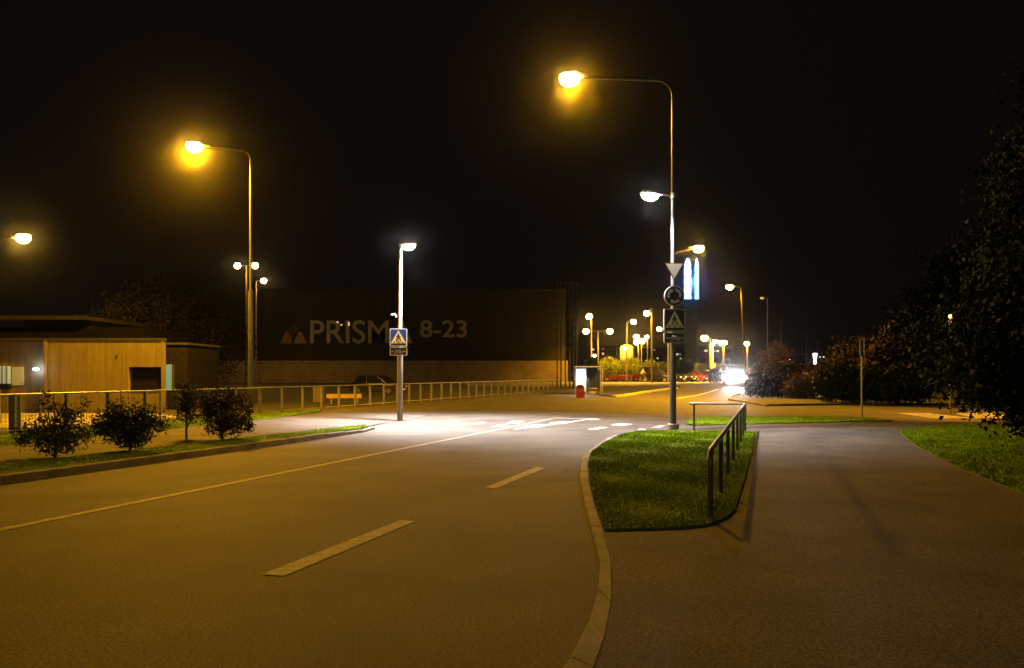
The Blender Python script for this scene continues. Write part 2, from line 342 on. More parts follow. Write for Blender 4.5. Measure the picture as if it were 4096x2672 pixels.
def grass(name, poly, z, density, h, label=None):
    """lawn: a turf sheet with thin standing blades in the same object"""
    P = np.array(poly); lo, hi = P.min(0), P.max(0); area = np.prod(hi - lo)
    q = rng.uniform(lo, hi, (int(area * density), 2)); q = q[pip(q[:, 0], q[:, 1], poly)]; n = len(q)
    a = rng.uniform(0, 2 * np.pi, n); hh = h * rng.uniform(0.45, 1.35, n) * (0.75 + 0.5 * np.sin(q[:, 0] * 3.1) * np.sin(q[:, 1] * 2.3)); w = 0.006 + 0.12 * h * rng.uniform(0.5, 1, n)
    lx, ly = rng.normal(size=n) * hh * 0.45, rng.normal(size=n) * hh * 0.45
    dx, dy = np.cos(a) * w, np.sin(a) * w; zz = np.full(n, z)
    v = np.stack([np.stack([q[:, 0] - dx, q[:, 1] - dy, zz], 1), np.stack([q[:, 0] + dx, q[:, 1] + dy, zz], 1), np.stack([q[:, 0] + lx, q[:, 1] + ly, zz + hh], 1)], 1).reshape(-1, 3)
    o = np_mesh(name, v, np.arange(3 * n).reshape(n, 3), 3, 'blade')
    s = sheet('turf_base', poly, z, 'turf', None, skirt=0.06)
    me = o.data; bm = bmesh.new(); bm.from_mesh(me); k = len(bm.faces); bm.from_mesh(s.data); bm.faces.ensure_lookup_table()
    for f in bm.faces[k:]: f.material_index = 1
    me.materials.append(M['turf']); bm.to_mesh(me); bm.free(); bpy.data.objects.remove(s)
    return tag(o, kind='stuff')
def text_mesh(txt, height, depth, weight):
    c = bpy.data.curves.new('lettering', 'FONT'); c.body = txt; c.size = height / 0.73; c.extrude = depth / 2; c.offset = weight
    o = bpy.data.objects.new('lettering', c); COL.objects.link(o)
    dg = bpy.context.evaluated_depsgraph_get(); me = bpy.data.meshes.new_from_object(o.evaluated_get(dg))
    bpy.data.objects.remove(o); return me
def lettering(txt, height, width, x, y, z, mat, parent, weight=0.0, name='lettering'):
    me = text_mesh(txt, height, 0.15, weight); co = np.empty(len(me.vertices) * 3); me.vertices.foreach_get('co', co); co = co.reshape(-1, 3)
    lo, hi = co.min(0), co.max(0); sx, sz = width / (hi[0] - lo[0]), height / (hi[1] - lo[1])
    new = np.stack([x + (co[:, 0] - lo[0]) * sx, y - co[:, 2], z + (co[:, 1] - lo[1]) * sz], 1)
    me.vertices.foreach_set('co', new.ravel()); me.materials.clear(); me.materials.append(M[mat])
    o = bpy.data.objects.new(name, me); COL.objects.link(o); o.parent = parent; return o

# ------------------------------------------------------------------ setting: ground, road, pavements
g = sheet('ground', [(-500, -60), (500, -60), (500, 55), (500, 90), (500, 900), (-500, 900), (-500, 90), (-500, 55)], -0.03, 'soil', cuts=True)
road_poly = [RD(-14, 11.3), RD(-14, -1), (30, -14), (60, 20), (62, 56), (60, 128), (-14, 128), (4.6, 77), RD(26, 19.6), RD(20, 16), RD(18, 11.3)]
sheet('road', road_poly, 0.0, 'asphalt', cuts=True)

# left side: pavement slab with footpath, verge and lawn
KL = [RD(-14, 10.95), RD(4, 10.95), RD(12, 10.9), RD(17, 10.85), RD(20, 10.95), RD(21.3, 11.25), RD(21.9, 11.75)]        # kerb foot
def offs(line, w):
    o = []
    for i, p in enumerate(line):
        a = Vector(line[max(i - 1, 0)]); b = Vector(line[min(i + 1, len(line) - 1)]); t = (b - a).normalized(); o.append((p[0] - t.y * w, p[1] + t.x * w))
    return o
KLi = offs(KL, 0.13)
path_left = KLi[:5] + [KLi[5], KLi[6], RD(24.5, 12.4), RD(27.5, 12.6), RD(33, 14.2), RD(42, 16.2), RD(56, 17.8), RD(71, 18.6), RD(73, 19.5), RD(40, 19.5), RD(27, 19.5), RD(-14, 19.5)]
zl = [0.10] * 5 + [0.08, 0.05, 0.012, 0.012, 0.012, 0.012, 0.012, 0.012] + [0.02, 0.05, 0.10, 0.10]
sheet('footpath', path_left, zl, 'path_asphalt', skirt=0.2)
def kerb(name, line, w, h, mat, inner=None, mass=1.0):
    """kerb stones as one run: a slight batter and rounded arris, joints every metre"""
    b = MB(); pts = []; 
    for i in range(len(line) - 1):
        a, c = Vector(line[i]), Vector(line[i + 1]); n = max(1, int(round((c - a).length / mass)))
        for k in range(n): pts.append(a.lerp(c, k / n))
    pts.append(Vector(line[-1])); pts = [tuple(p) for p in pts]; inn = offs(pts, w)
    hs = h if callable(h) else (lambda i, n: h)
    prof = [(0, -0.05), (0.0, 0.86), (0.12, 1.0), (1.0, 1.0), (1.0, -0.05)]; n = len(pts); g_ = 0.006
    for i in range(n - 1):
        a, c, ai, ci = Vector(pts[i]), Vector(pts[i + 1]), Vector(inn[i]), Vector(inn[i + 1]); L = (c - a).length; e = min(0.2, g_ / L); vs = []
        for t in (e, 1 - e):
            for q, zz in prof:
                o_ = a.lerp(c, t); i_ = ai.lerp(ci, t); p = o_.lerp(i_, q); vs.append((p.x, p.y, rise(p.y) + hs(i, n) * zz + (0.002 * ((i * 7) % 3) if zz > 0.5 else 0)))
        b.add(vs, [(0, 1, 6, 5), (1, 2, 7, 6), (2, 3, 8, 7), (3, 4, 9, 8), (4, 3, 2, 1, 0), (5, 6, 7, 8, 9)])
    o = b.build(name, mat); o['kind'] = 'structure'; return o
kerb('kerb', KL, 0.13, lambda i, n: 0.125 if i < n - 6 else 0.125 - 0.02 * (i - n + 6), 'kerb_dark')
verge = [RD(-14, 11.09), RD(4, 11.09), RD(12, 11.03), RD(17, 10.99), RD(20, 11.1), RD(21.2, 11.4), RD(21.5, 11.75), RD(19, 12.0), RD(14.5, 12.3), RD(9, 12.45), RD(4, 12.6), RD(-14, 12.7)]
grass('grass', verge, 0.116, 600, 0.022)
lawn2 = [RD(-14, 15.6), RD(8, 15.6), RD(15, 15.8), RD(21, 16.3), RD(25.5, 16.9), RD(28.6, 17.7), RD(30.2, 18.5), RD(30.6, 18.95), RD(-14, 18.95)]
grass('grass', lawn2, 0.11, 350, 0.04)
sheet('forecourt', [RD(-14, 19.52), RD(31, 19.52), RD(73, 19.52), (3.5, 93), (-50, 93), (-60, 20)], 0.0, 'patch', cuts=True)  # dark tone paints the unlit part of the court
sheet('forecourt', [(-34, 24.5), (-14.6, 24.5), (-13.2, 27.2), (-12.6, 30.5), (-15, 33.4), (-34, 33.4)], 0.005, 'lit_ground')  # pale sheet paints the lamp-lit ground by the timber building

# right side: pavement slab, kerb, grass island, verges
KR = [(-5.2, -12), (-2.0, -3.0), (-0.55, 1.8)] + [(0.317, 4.377), (0.490, 5.061), (0.617, 5.744), (0.731, 6.631), (0.809, 8.217), (0.870, 9.436), (0.996, 11.630), (1.118, 13.196), (1.293, 14.834), (1.700, 16.792), (2.367, 19.569), (2.874, 20.852), (3.562, 22.261)]
KRi = [(-4.9, -12), (-1.75, -3.2), (-0.28, 1.7)] + [(0.431, 4.214), (0.545, 4.715), (0.672, 5.427), (0.809, 6.535), (0.903, 8.026), (0.974, 9.557), (1.093, 11.429), (1.292, 13.740), (1.545, 15.696), (1.993, 17.714), (2.659, 20.163), (3.100, 21.017), (3.572, 21.895)]
pv = KRi + [(4.447, 24.037), (5.266, 25.077), (6.190, 24.699), (7.233, 24.314), (11.326, 25.833), (14.501, 25.567), (34, 25), (34, -12)]
sheet('pavement', pv, [0.1] * 15 + [0.06, 0.014, 0.014, 0.05] + [0.1] * 5, 'path_asphalt', skirt=0.2)
def kerb2(name, A, B, h, mat):
    b = MB(); pa, pb = [], []
    for i in range(len(A) - 1):
        a0, a1, b0, b1 = Vector(A[i]), Vector(A[i + 1]), Vector(B[i]), Vector(B[i + 1]); n = max(1, int(round((a1 - a0).length / 0.9)))
        for k in range(n): pa.append(a0.lerp(a1, k / n)); pb.append(b0.lerp(b1, k / n))
    pa.append(Vector(A[-1])); pb.append(Vector(B[-1])); n = len(pa)
    prof = [(0, -0.05), (0.0, 0.85), (0.1, 1.0), (0.985, 1.0), (0.985, -0.05)]
    for i in range(n - 1):
        L = (pa[i + 1] - pa[i]).length; e = min(0.2, 0.007 / L); vs = []
        for t in (e, 1 - e):
            o_ = pa[i].lerp(pa[i + 1], t); i_ = pb[i].lerp(pb[i + 1], t); hh = h if i < n - 4 else h * (0.75 - 0.15 * (i - n + 4))
            for q, zz in prof:
                p = o_.lerp(i_, q); vs.append((p.x, p.y, hh * zz + (0.0015 * ((i * 5) % 3) if zz > 0.5 else 0)))
        b.add(vs, [(0, 1, 6, 5), (1, 2, 7, 6), (2, 3, 8, 7), (3, 4, 9, 8), (4, 3, 2, 1, 0), (5, 6, 7, 8, 9)])
    o = b.build(name, mat); o['kind'] = 'structure'; return o
kerb2('kerb', KR, KRi, 0.105, 'kerb')
island = [(0.910, 7.873), (1.349, 7.923), (1.755, 8.000), (2.022, 8.158), (2.290, 8.522), (2.509, 9.002), (3.284, 11.324), (4.931, 16.370), (6.337, 20.840), (6.173, 21.288), (4.447, 21.659), (3.421, 21.379), (2.801, 20.328), (2.008, 17.651), (1.560, 15.647), (1.310, 13.740), (1.107, 11.429), (0.986, 9.557)]
grass('grass', island, 0.128, 2200, 0.022)
bank = [(10.543, 21.850), (8.899, 17.842), (8.062, 15.356), (7.336, 13.122), (6.882, 11.481), (6.600, 10.312), (5.391, 7.035), (7.5, 3.0), (9.5, -10), (33, -10), (33, 24), (17.027, 24.195), (14.137, 24.925)]
bankfront = [(10.543, 21.850), (8.899, 17.842), (8.062, 15.356), (7.336, 13.122), (6.882, 11.481), (6.600, 10.312), (5.391, 7.035), (14, 8), (14, 18), (14.137, 24.925)]
sheet('lawn', bank, 0.108, 'turf')
grass('grass', bankfront, 0.116, 700, 0.045)
strip = [(5.620, 25.990), (7.029, 28.764), (8.640, 29.040), (11.297, 28.874), (12.490, 27.911), (12.643, 26.582), (11.533, 26.304), (7.363, 24.749), (5.841, 24.854)]
grass('grass', strip, 0.105, 500, 0.05)
far_verge = [(13.532, 50.120), (13.463, 47.240), (12.859, 40.660), (18.444, 42.400), (60, 40), (62, 58), (34, 60), (26, 74), (22.6, 70), (19.6, 61), (18.152, 63.000)]
sheet('planting_bed', far_verge, 0.1, 'soil', skirt=0.2, cuts=True)
kerb('kerb', [(12.675, 40.000), (13.242, 46.360), (13.423, 49.600), (14.823, 54.520), (16.349, 58.980), (17.994, 63.000), (18.882, 65.180)][::-1], 0.15, 0.12, 'kerb')
median = [(6.645, 59.560), (7.066, 57.680), (14.477, 72.160), (15.800, 75.240), (15.546, 76.300), (8.747, 75.240), (6.387, 67.680)]
sheet('planting_bed', median, 0.1, 'bed_soil', skirt=0.2, cuts=True)
kerb('kerb', [(6.828, 55.740), (10.358, 64.740), (14.567, 72.160)][::-1], 0.45, 0.13, 'lit_kerb')  # paler kerb colour stands in for the light falling on it
sheet('pavement', [(-4, 76), (9.6, 74), (17.5, 86), (40, 96), (40, 100), (-9, 98)], 0.02, 'lit_ground', cuts=True)  # pale tone helps the lamp-lit strip look bright
sheet('pavement', [(6, 61), (7.2, 60.5), (8.0, 66), (5.6, 66)], 0.05, 'path_asphalt', cuts=True)
# worn repair patches in the carriageway
for pl in ([RD(12, 2.6), RD(17, 2.7), RD(17, 3.5), RD(12, 3.4)], [RD(26, 6.2), RD(31, 6.0), RD(31.5, 7.4), RD(26.2, 7.5)]):
    sheet('asphalt_patch', pl, 0.004, 'patch')

# painted markings
def stripe(name, pts, mat='paint', z=0.006): return sheet(name, pts, z, mat)
def line(name, p, q, w, mat='paint', z=0.006):
    a, b = Vector(p), Vector(q); t = (b - a).normalized(); n = Vector((-t.y, t.x)) * w / 2
    return stripe(name, [a - n, b - n, b + n, a + n], mat, z)
stripe('lane_dash', [(-2.052, 6.559), (-1.851, 6.510), (-1.076, 8.919), (-1.254, 8.995)], 'lane_paint')
stripe('lane_dash', [(-0.384, 11.579), (-0.222, 11.478), (0.585, 13.968), (0.432, 14.118)], 'lane_paint')
line('centre_line', RD(-14, 7.78), (1.512, 29.497), 0.14, 'lane_paint')
line('centre_line', (1.548, 29.663), (3.163, 29.171), 0.16, z=0.010)
line('centre_line', (0.089, 23.677), (2.927, 29.091), 0.13, z=0.012)
stripe('crossing_block', [(2.753, 28.696), (2.690, 28.311), (3.228, 28.696), (3.013, 29.043)], z=0.014)
for q in ([(-0.197, 26.269), (0.000, 27.500), (0.430, 27.500), (0.222, 26.269)],
          [(-0.629, 24.558), (-0.425, 25.631), (-0.112, 25.693), (-0.293, 24.673)],
          [(0.356, 24.789), (0.777, 24.388), (1.228, 25.507), (0.825, 25.882)],
          [(1.219, 26.533), (1.524, 26.074), (2.096, 26.939), (1.779, 27.500)],
          [(2.234, 23.519), (2.355, 23.260), (2.913, 24.276), (2.701, 24.558)],
          [(3.141, 25.507), (3.433, 25.024), (3.932, 25.946), (3.564, 26.400)],
          [(3.681, 23.467), (3.867, 23.260), (3.956, 23.571), (3.797, 23.730)],
          [(4.216, 24.220), (4.501, 24.332), (4.863, 25.263), (4.674, 25.263)],
          [(-1.250, 26.139), (-1.076, 25.882), (-0.859, 26.939), (-1.041, 27.077)]):
    stripe('crossing_block', q, z=0.017)
a, b_ = Vector((10.368, 51.680)), Vector((18.185, 70.620)); n = Vector((-(b_ - a).y, (b_ - a).x)).normalized() * 0.09
sheet('centre_line', [a - n, b_ - n, b_ + n, a + n], 0.009, 'paint', cuts=True)
for k in range(5):
    line('crossing_block', (16.0 - 0.15 * k, 33.0 - 0.85 * k), (17.3 - 0.1 * k, 33.0 - 0.85 * k), 0.38, z=0.018)
    line('crossing_block', (18.3 - 0.3 * k, 33.0 - 0.85 * k), (19.9 - 0.3 * k, 33.0 - 0.85 * k), 0.38, z=0.018)

# ------------------------------------------------------------------ street lamps
def bend(p0, h, ax, ay, arm, r, rise_=0.25, n=7):
    """lamp post centre line: straight up, a bend of radius r, then the arm"""
    pts = [(p0[0], p0[1], h - r)]
    for k in range(1, n + 1):
        a = math.pi / 2 * k / n; q = r * (1 - math.cos(a)); pts.append((p0[0] + ax * q, p0[1] + ay * q, h - r + r * math.sin(a)))
    pts.append((p0[0] + ax * arm, p0[1] + ay * arm, h + rise_)); return pts
def sodium_head(root, p, ax, ay, scale=1.0, bulb='e_sodium'):
    rz = math.atan2(ay, ax); x, y, z = p; hd = MB().ellipsoid((0, 0, 0.05), (0.40 * scale, 0.17 * scale, 0.13 * scale), 14, 6, 0.0, 1.0)
    hd.ellipsoid((-0.36 * scale, 0, 0.06), (0.16 * scale, 0.07 * scale, 0.07 * scale), 10, 6)
    h = hd.build('lamp_head', 'galv_dull', root, smooth=True); h.location = p; h.rotation_euler = (0, 0, rz)
    b = MB().ellipsoid((0.06 * scale, 0, 0.05), (0.31 * scale, 0.19 * scale, 0.26 * scale), 16, 9, -1.0, 0.35).build('bulb', bulb, h, smooth=True)
    return h
def street_lamp(label, base, h, ax, ay, arm, power, group, r=0.5, radii=(0.085, 0.05), bulb='e_sodium', col=SODIUM, mat='pole_steel', scale=1.0, step=None, rise_=0.2, lean=(0, 0), light=True, angle=165):
    root = thing('street_lamp', label, 'street lamp', (*base, rise(base[1])), 0, group)
    up = bend((0, 0), h, ax, ay, arm, r, rise_)
    if step: pole = [(0, 0, -0.1), (0, 0, step), (0, 0, step + 0.12), (0, 0, h - r)]; rr = [radii[0]] * 2 + [radii[1]] * 2
    else: pole = [(0, 0, -0.1), (0, 0, h - r)]; rr = [radii[0], radii[1]]
    MB().tube(pole, rr, 12).build('pole', mat, root, smooth=True)
    MB().tube(up, [radii[1]] + [radii[1] * 0.8] * (len(up) - 1), 10).build('arm', mat, root, smooth=True)
    MB().tube([(0, 0, -0.05), (0, 0, 0.03)], radii[0] * 2.0, 12).build('base_plate', mat, root, smooth=True)
    e = up[-1]; p = (e[0] + ax * 0.30 * scale, e[1] + ay * 0.30 * scale, e[2])
    sodium_head(root, p, ax, ay, scale, bulb)
    if light: lamp_light(root, (p[0] + ax * 0.06, p[1] + ay * 0.06, p[2] - 0.28 * scale), col, power, angle=angle, blend=0.25, size=0.4)
    if lean != (0, 0): root.rotation_euler = (lean[0], lean[1], 0)
    return root
def led_lamp_parts(root, p, ax, ay, bracket, power, angle=150, rot=(0, 0, 0)):
    rz = math.atan2(ay, ax)
    MB().tube(bracket, 0.032, 8).build('bracket', 'galv', root, smooth=True)
    hd = MB().box((0, 0, 0.05), (0.62, 0.27, 0.07)); hd.box((-0.28, 0, 0.05), (0.16, 0.13, 0.10))
    h = hd.build('lamp_head', 'galv_dull', root, bevel=0.02); h.location = p; h.rotation_euler = (0, 0, rz)
    MB().ellipsoid((0.04, 0, 0.01), (0.26, 0.13, 0.17), 16, 6, -1.0, -0.05).build('led_panel', 'e_led', h, smooth=True)
    lamp_light(root, (p[0], p[1], p[2] - 0.26), LED, power, angle=angle, blend=0.8, size=0.12, rot=rot)
GL = 'tall orange street lamps along the road'
# tall lamp on the grass island, carrying the crossing lamp bracket and the road signs
P_R = (4.517, 22.443)
root = thing('street_lamp', 'tall post by the grass island with orange lamp, white crossing lamp and road signs', 'street lamp', (*P_R, 0.1), 0, GL)
MB().tube([(0, 0, 0.1), (0, 0, 3.3), (0, 0, 3.42), (-0.01, 0, 9.35)], [0.092, 0.088, 0.062, 0.042], 16).build('pole', 'pole_steel', root, smooth=True)
up = bend((-0.01, 0), 9.85, -CT, ST, 2.55, 0.55, 0.30); MB().tube(up, [0.042] + [0.034] * (len(up) - 1), 10).build('arm', 'pole_steel', root, smooth=True)
MB().tube([(0, 0, -0.1), (0, 0, 0.13), (0, 0, 0.15)], [0.17, 0.17, 0.15], 20).build('footing', 'concrete', root, smooth=True)
e = up[-1]; p = (e[0] - CT * 0.35, e[1] + ST * 0.35, e[2]); sodium_head(root, p, -CT, ST)
lamp_light(root, (p[0], p[1], p[2] - 0.28), SODIUM, 5000, angle=165, blend=0.25)
led_lamp_parts(root, (-0.64, -0.20, 6.52), -0.95, -0.25, [(0, 0, 6.55), (-0.40, -0.14, 6.56)], 6800, angle=122)
MB().tube([(0, 0, 6.48), (0, 0, 6.62)], 0.075, 12).build('clamp', 'galv_dull', root, smooth=True)
# crossing lamp on the far side
P_L = (-3.924, 28.030)
root = thing('crossing_lamp', 'pale post with a bright white lamp and blue crossing signs at the footpath corner', 'crossing lamp', (*P_L, 0.012), 0)
MB().tube([(0, 0, -0.1), (0, 0, 2.4), (0, 0, 2.5), (0.03, 0, 6.0)], [0.10, 0.098, 0.075, 0.055], 16).build('pole', 'galv', root, smooth=True)
led_lamp_parts(root, (0.30, -0.16, 6.10), 0.88, -0.47, [(0.03, 0, 5.98), (0.10, -0.04, 6.12), (0.2, -0.1, 6.14)], 19000, angle=118, rot=(R_(-4), R_(-10), 0))
cam_ = MB().box((-0.22, 0, 3.71), (0.17, 0.09, 0.075)).build('camera_housing', 'white', root, bevel=0.02); MB().box((-0.13, 0, 3.66), (0.05, 0.05, 0.09)).build('camera_bracket', 'white', cam_)
# other tall orange lamps
street_lamp('tall orange street lamp standing by the fence behind the roadside shrubs', (-10.450, 32.000), 10.55, -0.96, -0.28, 1.75, 21000, GL, radii=(0.105, 0.055), step=4.9, r=0.35, rise_=0.0)
street_lamp('orange street lamp high above the timber clad building, its post outside the picture', (-31.309, 46.0), 9.5, 0.98, 0.1, 2.6, 5000, GL, rise_=0.0, scale=1.3)
street_lamp('orange street lamp high up just behind the signs and the blue lit pylon sign', (11.287, 56.0), 10.2, 0.98, 0.0, 1.35, 37000, GL, angle=150, mat='far_pole', rise_=0.2, scale=1.2)
street_lamp('leaning orange street lamp right of the oncoming van', (20.475, 70.0), 9.05, -0.95, 0.1, 0.6, 7000, GL, mat='flag_steel', radii=(0.06, 0.05), lean=(0, -0.05), r=0.2, rise_=0.0, scale=1.1, bulb='e_sodium_far')
street_lamp('tall orange street lamp behind the viewer on the pavement', RD(-12, -2.2), 10.2, -CT, ST, 2.4, 650, GL)
# dim and unlit far posts on the right
street_lamp('slim far lamp post with a faint amber glow over the dark shrubs', (28.744, 90.0), 9.6, -0.95, 0, 0.4, 0, GL, mat='galv_dull', radii=(0.06, 0.045), r=0.15, rise_=-0.05, bulb='e_dimamber', scale=0.7, light=False)
for u, Z, top, lab in ((3125, 80, 1280, 'unlit slim post rising over the dark purple shrubs'), (3225, 85, 1342, 'unlit thin post right of the dark shrubs'), (3270, 100, 1372, 'thin post standing beside the white lit lamp column')):
    t = thing('post', lab, 'post', (0.000 + (u - 2048) / 3200 * Z, Z, rise(Z)), 0, 'slim far posts'); hh = 1.65 + (1495 - top) / 3200 * Z - rise(Z)
    MB().tube([(0, 0, -0.1), (0, 0, hh)], [0.075, 0.05], 8).build('shaft', 'flag_steel', t, smooth=True); MB().tube([(0, 0, hh), (0, 0, hh + 0.06)], [0.07, 0.04], 8).build('cap', 'flag_steel', t)

# far lamps of the car park: (label, lamp u, lamp v, pole u, depth, power)
GF = 'car park lamps in the distance'
def far_lamp(label, lamps, pu, Z, power, bulb='e_sodium_far', mat='far_pole', r0=0.10, scale=1.0, col=SODIUM, kind='SPOT'):
    px = (pu - 2048) / 3200 * Z; zb = rise(Z); root = thing('car_park_lamp', label, 'lamp', (px, Z, zb), 0, GF)
    top = max(1.65 + (1495 - v) / 3200 * Z for u, v in lamps) - zb
    MB().tube([(0, 0, -0.1), (0, 0, top)], [r0, r0 * 0.65], 8).build('pole', mat, root, smooth=True)
    for u, v in lamps:
        x = (u - 2048) / 3200 * Z - px; z = 1.65 + (1495 - v) / 3200 * Z - zb; sx = 1 if x >= 0 else -1
        MB().tube([(0, 0, z + 0.05), (x, 0, z + 0.12)], 0.05, 6).build('arm', mat, root)
        h = MB().box((x, 0, z + 0.05 + 0.27 * scale), (0.62 * scale, 0.4 * scale, 0.08 * scale)).build('lamp_head', mat, root, bevel=0.02)
        MB().ellipsoid((x, 0, z + 0.05), (0.33 * scale, 0.26 * scale, 0.30 * scale), 12, 8, -1, 0.85).build('bulb', bulb, h, smooth=True)
        if power: lamp_light(root, (x, -0.05, z - 0.3 * scale), col, power, angle=145, blend=0.3, size=0.3)
    return root
far_lamp('orange car park lamp highest of the lamps over the bus shelter', [(2357,1268)], 2366, 95, 3825, scale=1.08)
far_lamp('twin headed orange car park lamp on one post above the round lime bushes', [(2344,1327),(2440,1327)], 2392, 93.5, 3060, scale=1.04)
far_lamp('orange lamp on a thin post in front of the yellow gable house', [(2534,1289)], 2507, 92.5, 3442, scale=0.96)
far_lamp('orange lamp on the tall pale post rising beside the cyclist', [(2587,1255)], 2607, 90, 4207, scale=1.04)
far_lamp('orange lamp close beside the dark crossing sign on the tall post', [(2637,1318)], 2673, 96, 2677, scale=0.88)
far_lamp('pair of orange lamps one above the other right of the yellow gable', [(2546,1349),(2546,1371)], 2554, 105, 1912, scale=1.08)
far_lamp('orange lamp on the thick far post of the tight lamp cluster', [(2570,1366)], 2566, 108, 1912, scale=1.08)
far_lamp('smaller orange lamp topmost on the right of the tight lamp cluster', [(2587,1349)], 2590, 112, 1912, scale=0.80)
far_lamp('orange lamp with a dark grey post between the green pylon and the white lamp', [(2818,1354)], 2842, 98, 20250, scale=1.25)
far_lamp('two close orange lamps on one post just above the oncoming van', [(2885,1372),(2900,1372)], 2894, 122, 11250, scale=1.0)
far_lamp('lone orange lamp low over the right end of the oncoming van', [(2987,1376)], 2989, 110, 11250, scale=1.0)
far_lamp('twin headed orange lamp seen on both sides of the fence lamp post', [(950,1065),(1020,1065)], 985, 76, 900, bulb='e_sodium_dim', scale=0.95)
far_lamp('single orange lamp lower right of the twin lamps by the fence lamp post', [(1055,1125)], 1024, 84, 500, bulb='e_sodium_dim', scale=0.95)
far_lamp('lone small orange lamp above the dark supermarket wall', [(1497,1173)], 1496, 99.5, 0, bulb='e_sodium_dim', scale=0.9, r0=0.06)
far_lamp('small pinkish white lamp low over the bus shelter', [(2378,1424)], 2379, 120, 0, bulb='e_led_far', scale=0.8, r0=0.05)
Z = 100.0; root = thing('car_park_lamp', 'white lit column with a short white lamp and a grey notice box beside the van', 'lamp', (25.062, Z, rise(Z)), 0, GF)
MB().tube([(0, 0, -0.1), (0, 0, 4.9)], [0.12, 0.09], 8).build('pole', 'white', root, smooth=True)
MB().tube([(0, 0, 4.75), (0.35, 0, 5.1)], 0.07, 6).build('arm', 'white', root)
h = MB().box((0.35, 0, 5.2), (0.7, 0.35, 0.12)).build('lamp_head', 'white', root, bevel=0.02); MB().ellipsoid((0.35, 0, 5.14), (0.34, 0.2, 0.16), 12, 6, -1, 0.2).build('bulb', 'e_led_far', h, smooth=True)
MB().box((0, -0.2, 1.85), (0.66, 0.12, 1.1)).build('notice_box', 'galv_dull', root, bevel=0.02)
lamp_light(root, (0.28, -0.25, 4.9), LED, 900, kind='POINT')
Z = 104.0; root = thing('lamp_column', 'short glowing white lamp column far off between thin posts', 'lamp', (39.390, Z, rise(Z)))
MB().tube([(0, 0, -0.1), (0, 0, 2.1)], 0.07, 8).build('pole', 'galv_dull', root); MB().tube([(0, 0, 2.1), (0, 0, 3.7)], [0.12, 0.26], 10).build('lamp_shade', 'e_led_far', root, smooth=True)
Z = 33.5; root = thing('park_lamp', 'low amber park lamp hidden behind the leaves of the dark evergreen', 'park lamp', (18.341, Z, 0.1), 0)
MB().tube([(0, 0, -0.1), (0, 0, 3.7)], [0.06, 0.045], 8).build('pole', 'galv_dull', root, smooth=True); MB().ellipsoid((0, 0, 3.85), (0.10, 0.10, 0.16), 12, 8).build('bulb', 'e_orange', root, smooth=True)
lamp_light(root, (0, 0, 4.15), (1.0, 0.40, 0.03), 3200, angle=128, blend=0.4)

# ------------------------------------------------------------------ road signs
def walker(b, x, z, h, y0, y1):
    k = h; P = lambda *q: [(x + a * k, z + c * k) for a, c in q]
    n = 10; b.plate([(x + 0.09 * k * math.cos(2 * math.pi * i / n) - 0.0 * k, z + 0.91 * k + 0.09 * k * math.sin(2 * math.pi * i / n)) for i in range(n)], y0, y1)
    b.plate(P((-0.10, 0.80), (-0.14, 0.42), (0.10, 0.42), (0.09, 0.80)), y0, y1)
    b.plate(P((-0.13, 0.46), (-0.30, 0.06), (-0.38, 0.0), (-0.20, 0.0), (0.0, 0.42)), y0, y1)
    b.plate(P((-0.02, 0.46), (0.16, 0.22), (0.22, 0.0), (0.40, 0.0), (0.30, 0.05), (0.28, 0.26), (0.10, 0.46)), y0, y1)
    b.plate(P((-0.09, 0.79), (-0.26, 0.60), (-0.28, 0.44), (-0.21, 0.44), (-0.19, 0.57), (-0.06, 0.68)), y0, y1)
    b.plate(P((0.07, 0.79), (0.16, 0.60), (0.30, 0.52), (0.27, 0.46), (0.11, 0.54), (0.03, 0.68)), y0, y1)
def rrect(w, h, r, n=4):
    o = []
    for cx, cy, a0 in ((w/2-r, h/2-r, 0), (-w/2+r, h/2-r, 90), (-w/2+r, -h/2+r, 180), (w/2-r, -h/2+r, 270)):
        for k in range(n + 1):
            a = R_(a0 + 90 * k / n); o.append((cx + r * math.cos(a), cy + r * math.sin(a)))
    return o
def crossing_sign(label, loc, rz, s, face='blue', tri='yellowish', border='white', group='pedestrian crossing signs'):
    root = thing('pedestrian_crossing_sign', label, 'road sign', loc, rz, group)
    MB().plate(rrect(s, s * 1.04, 0.03), -0.012, 0.06).build('panel', border, root)
    MB().plate(rrect(s * 0.90, s * 0.94, 0.02), -0.015, -0.009).build('face', face, root)
    MB().plate([(-0.43 * s, -0.34 * s), (0.43 * s, -0.34 * s), (0, 0.42 * s)], -0.018, -0.012).build('triangle', tri, root)
    b = MB(); walker(b, -0.0, -0.22 * s, 0.48 * s, -0.021, -0.014)
    for dx in (-0.26, 0.0, 0.26): b.plate([((dx - 0.05) * s, -0.30 * s), ((dx + 0.05) * s, -0.30 * s), ((dx * 0.94 + 0.03) * s, -0.22 * s), ((dx * 0.94 - 0.01) * s, -0.22 * s)], -0.0205, -0.014)
    b.build('walking_figure', 'black', root)
    MB().box((0, 0.09, 0.1), (0.2, 0.06, 0.05)).build('mount', 'galv_dull', root); return root
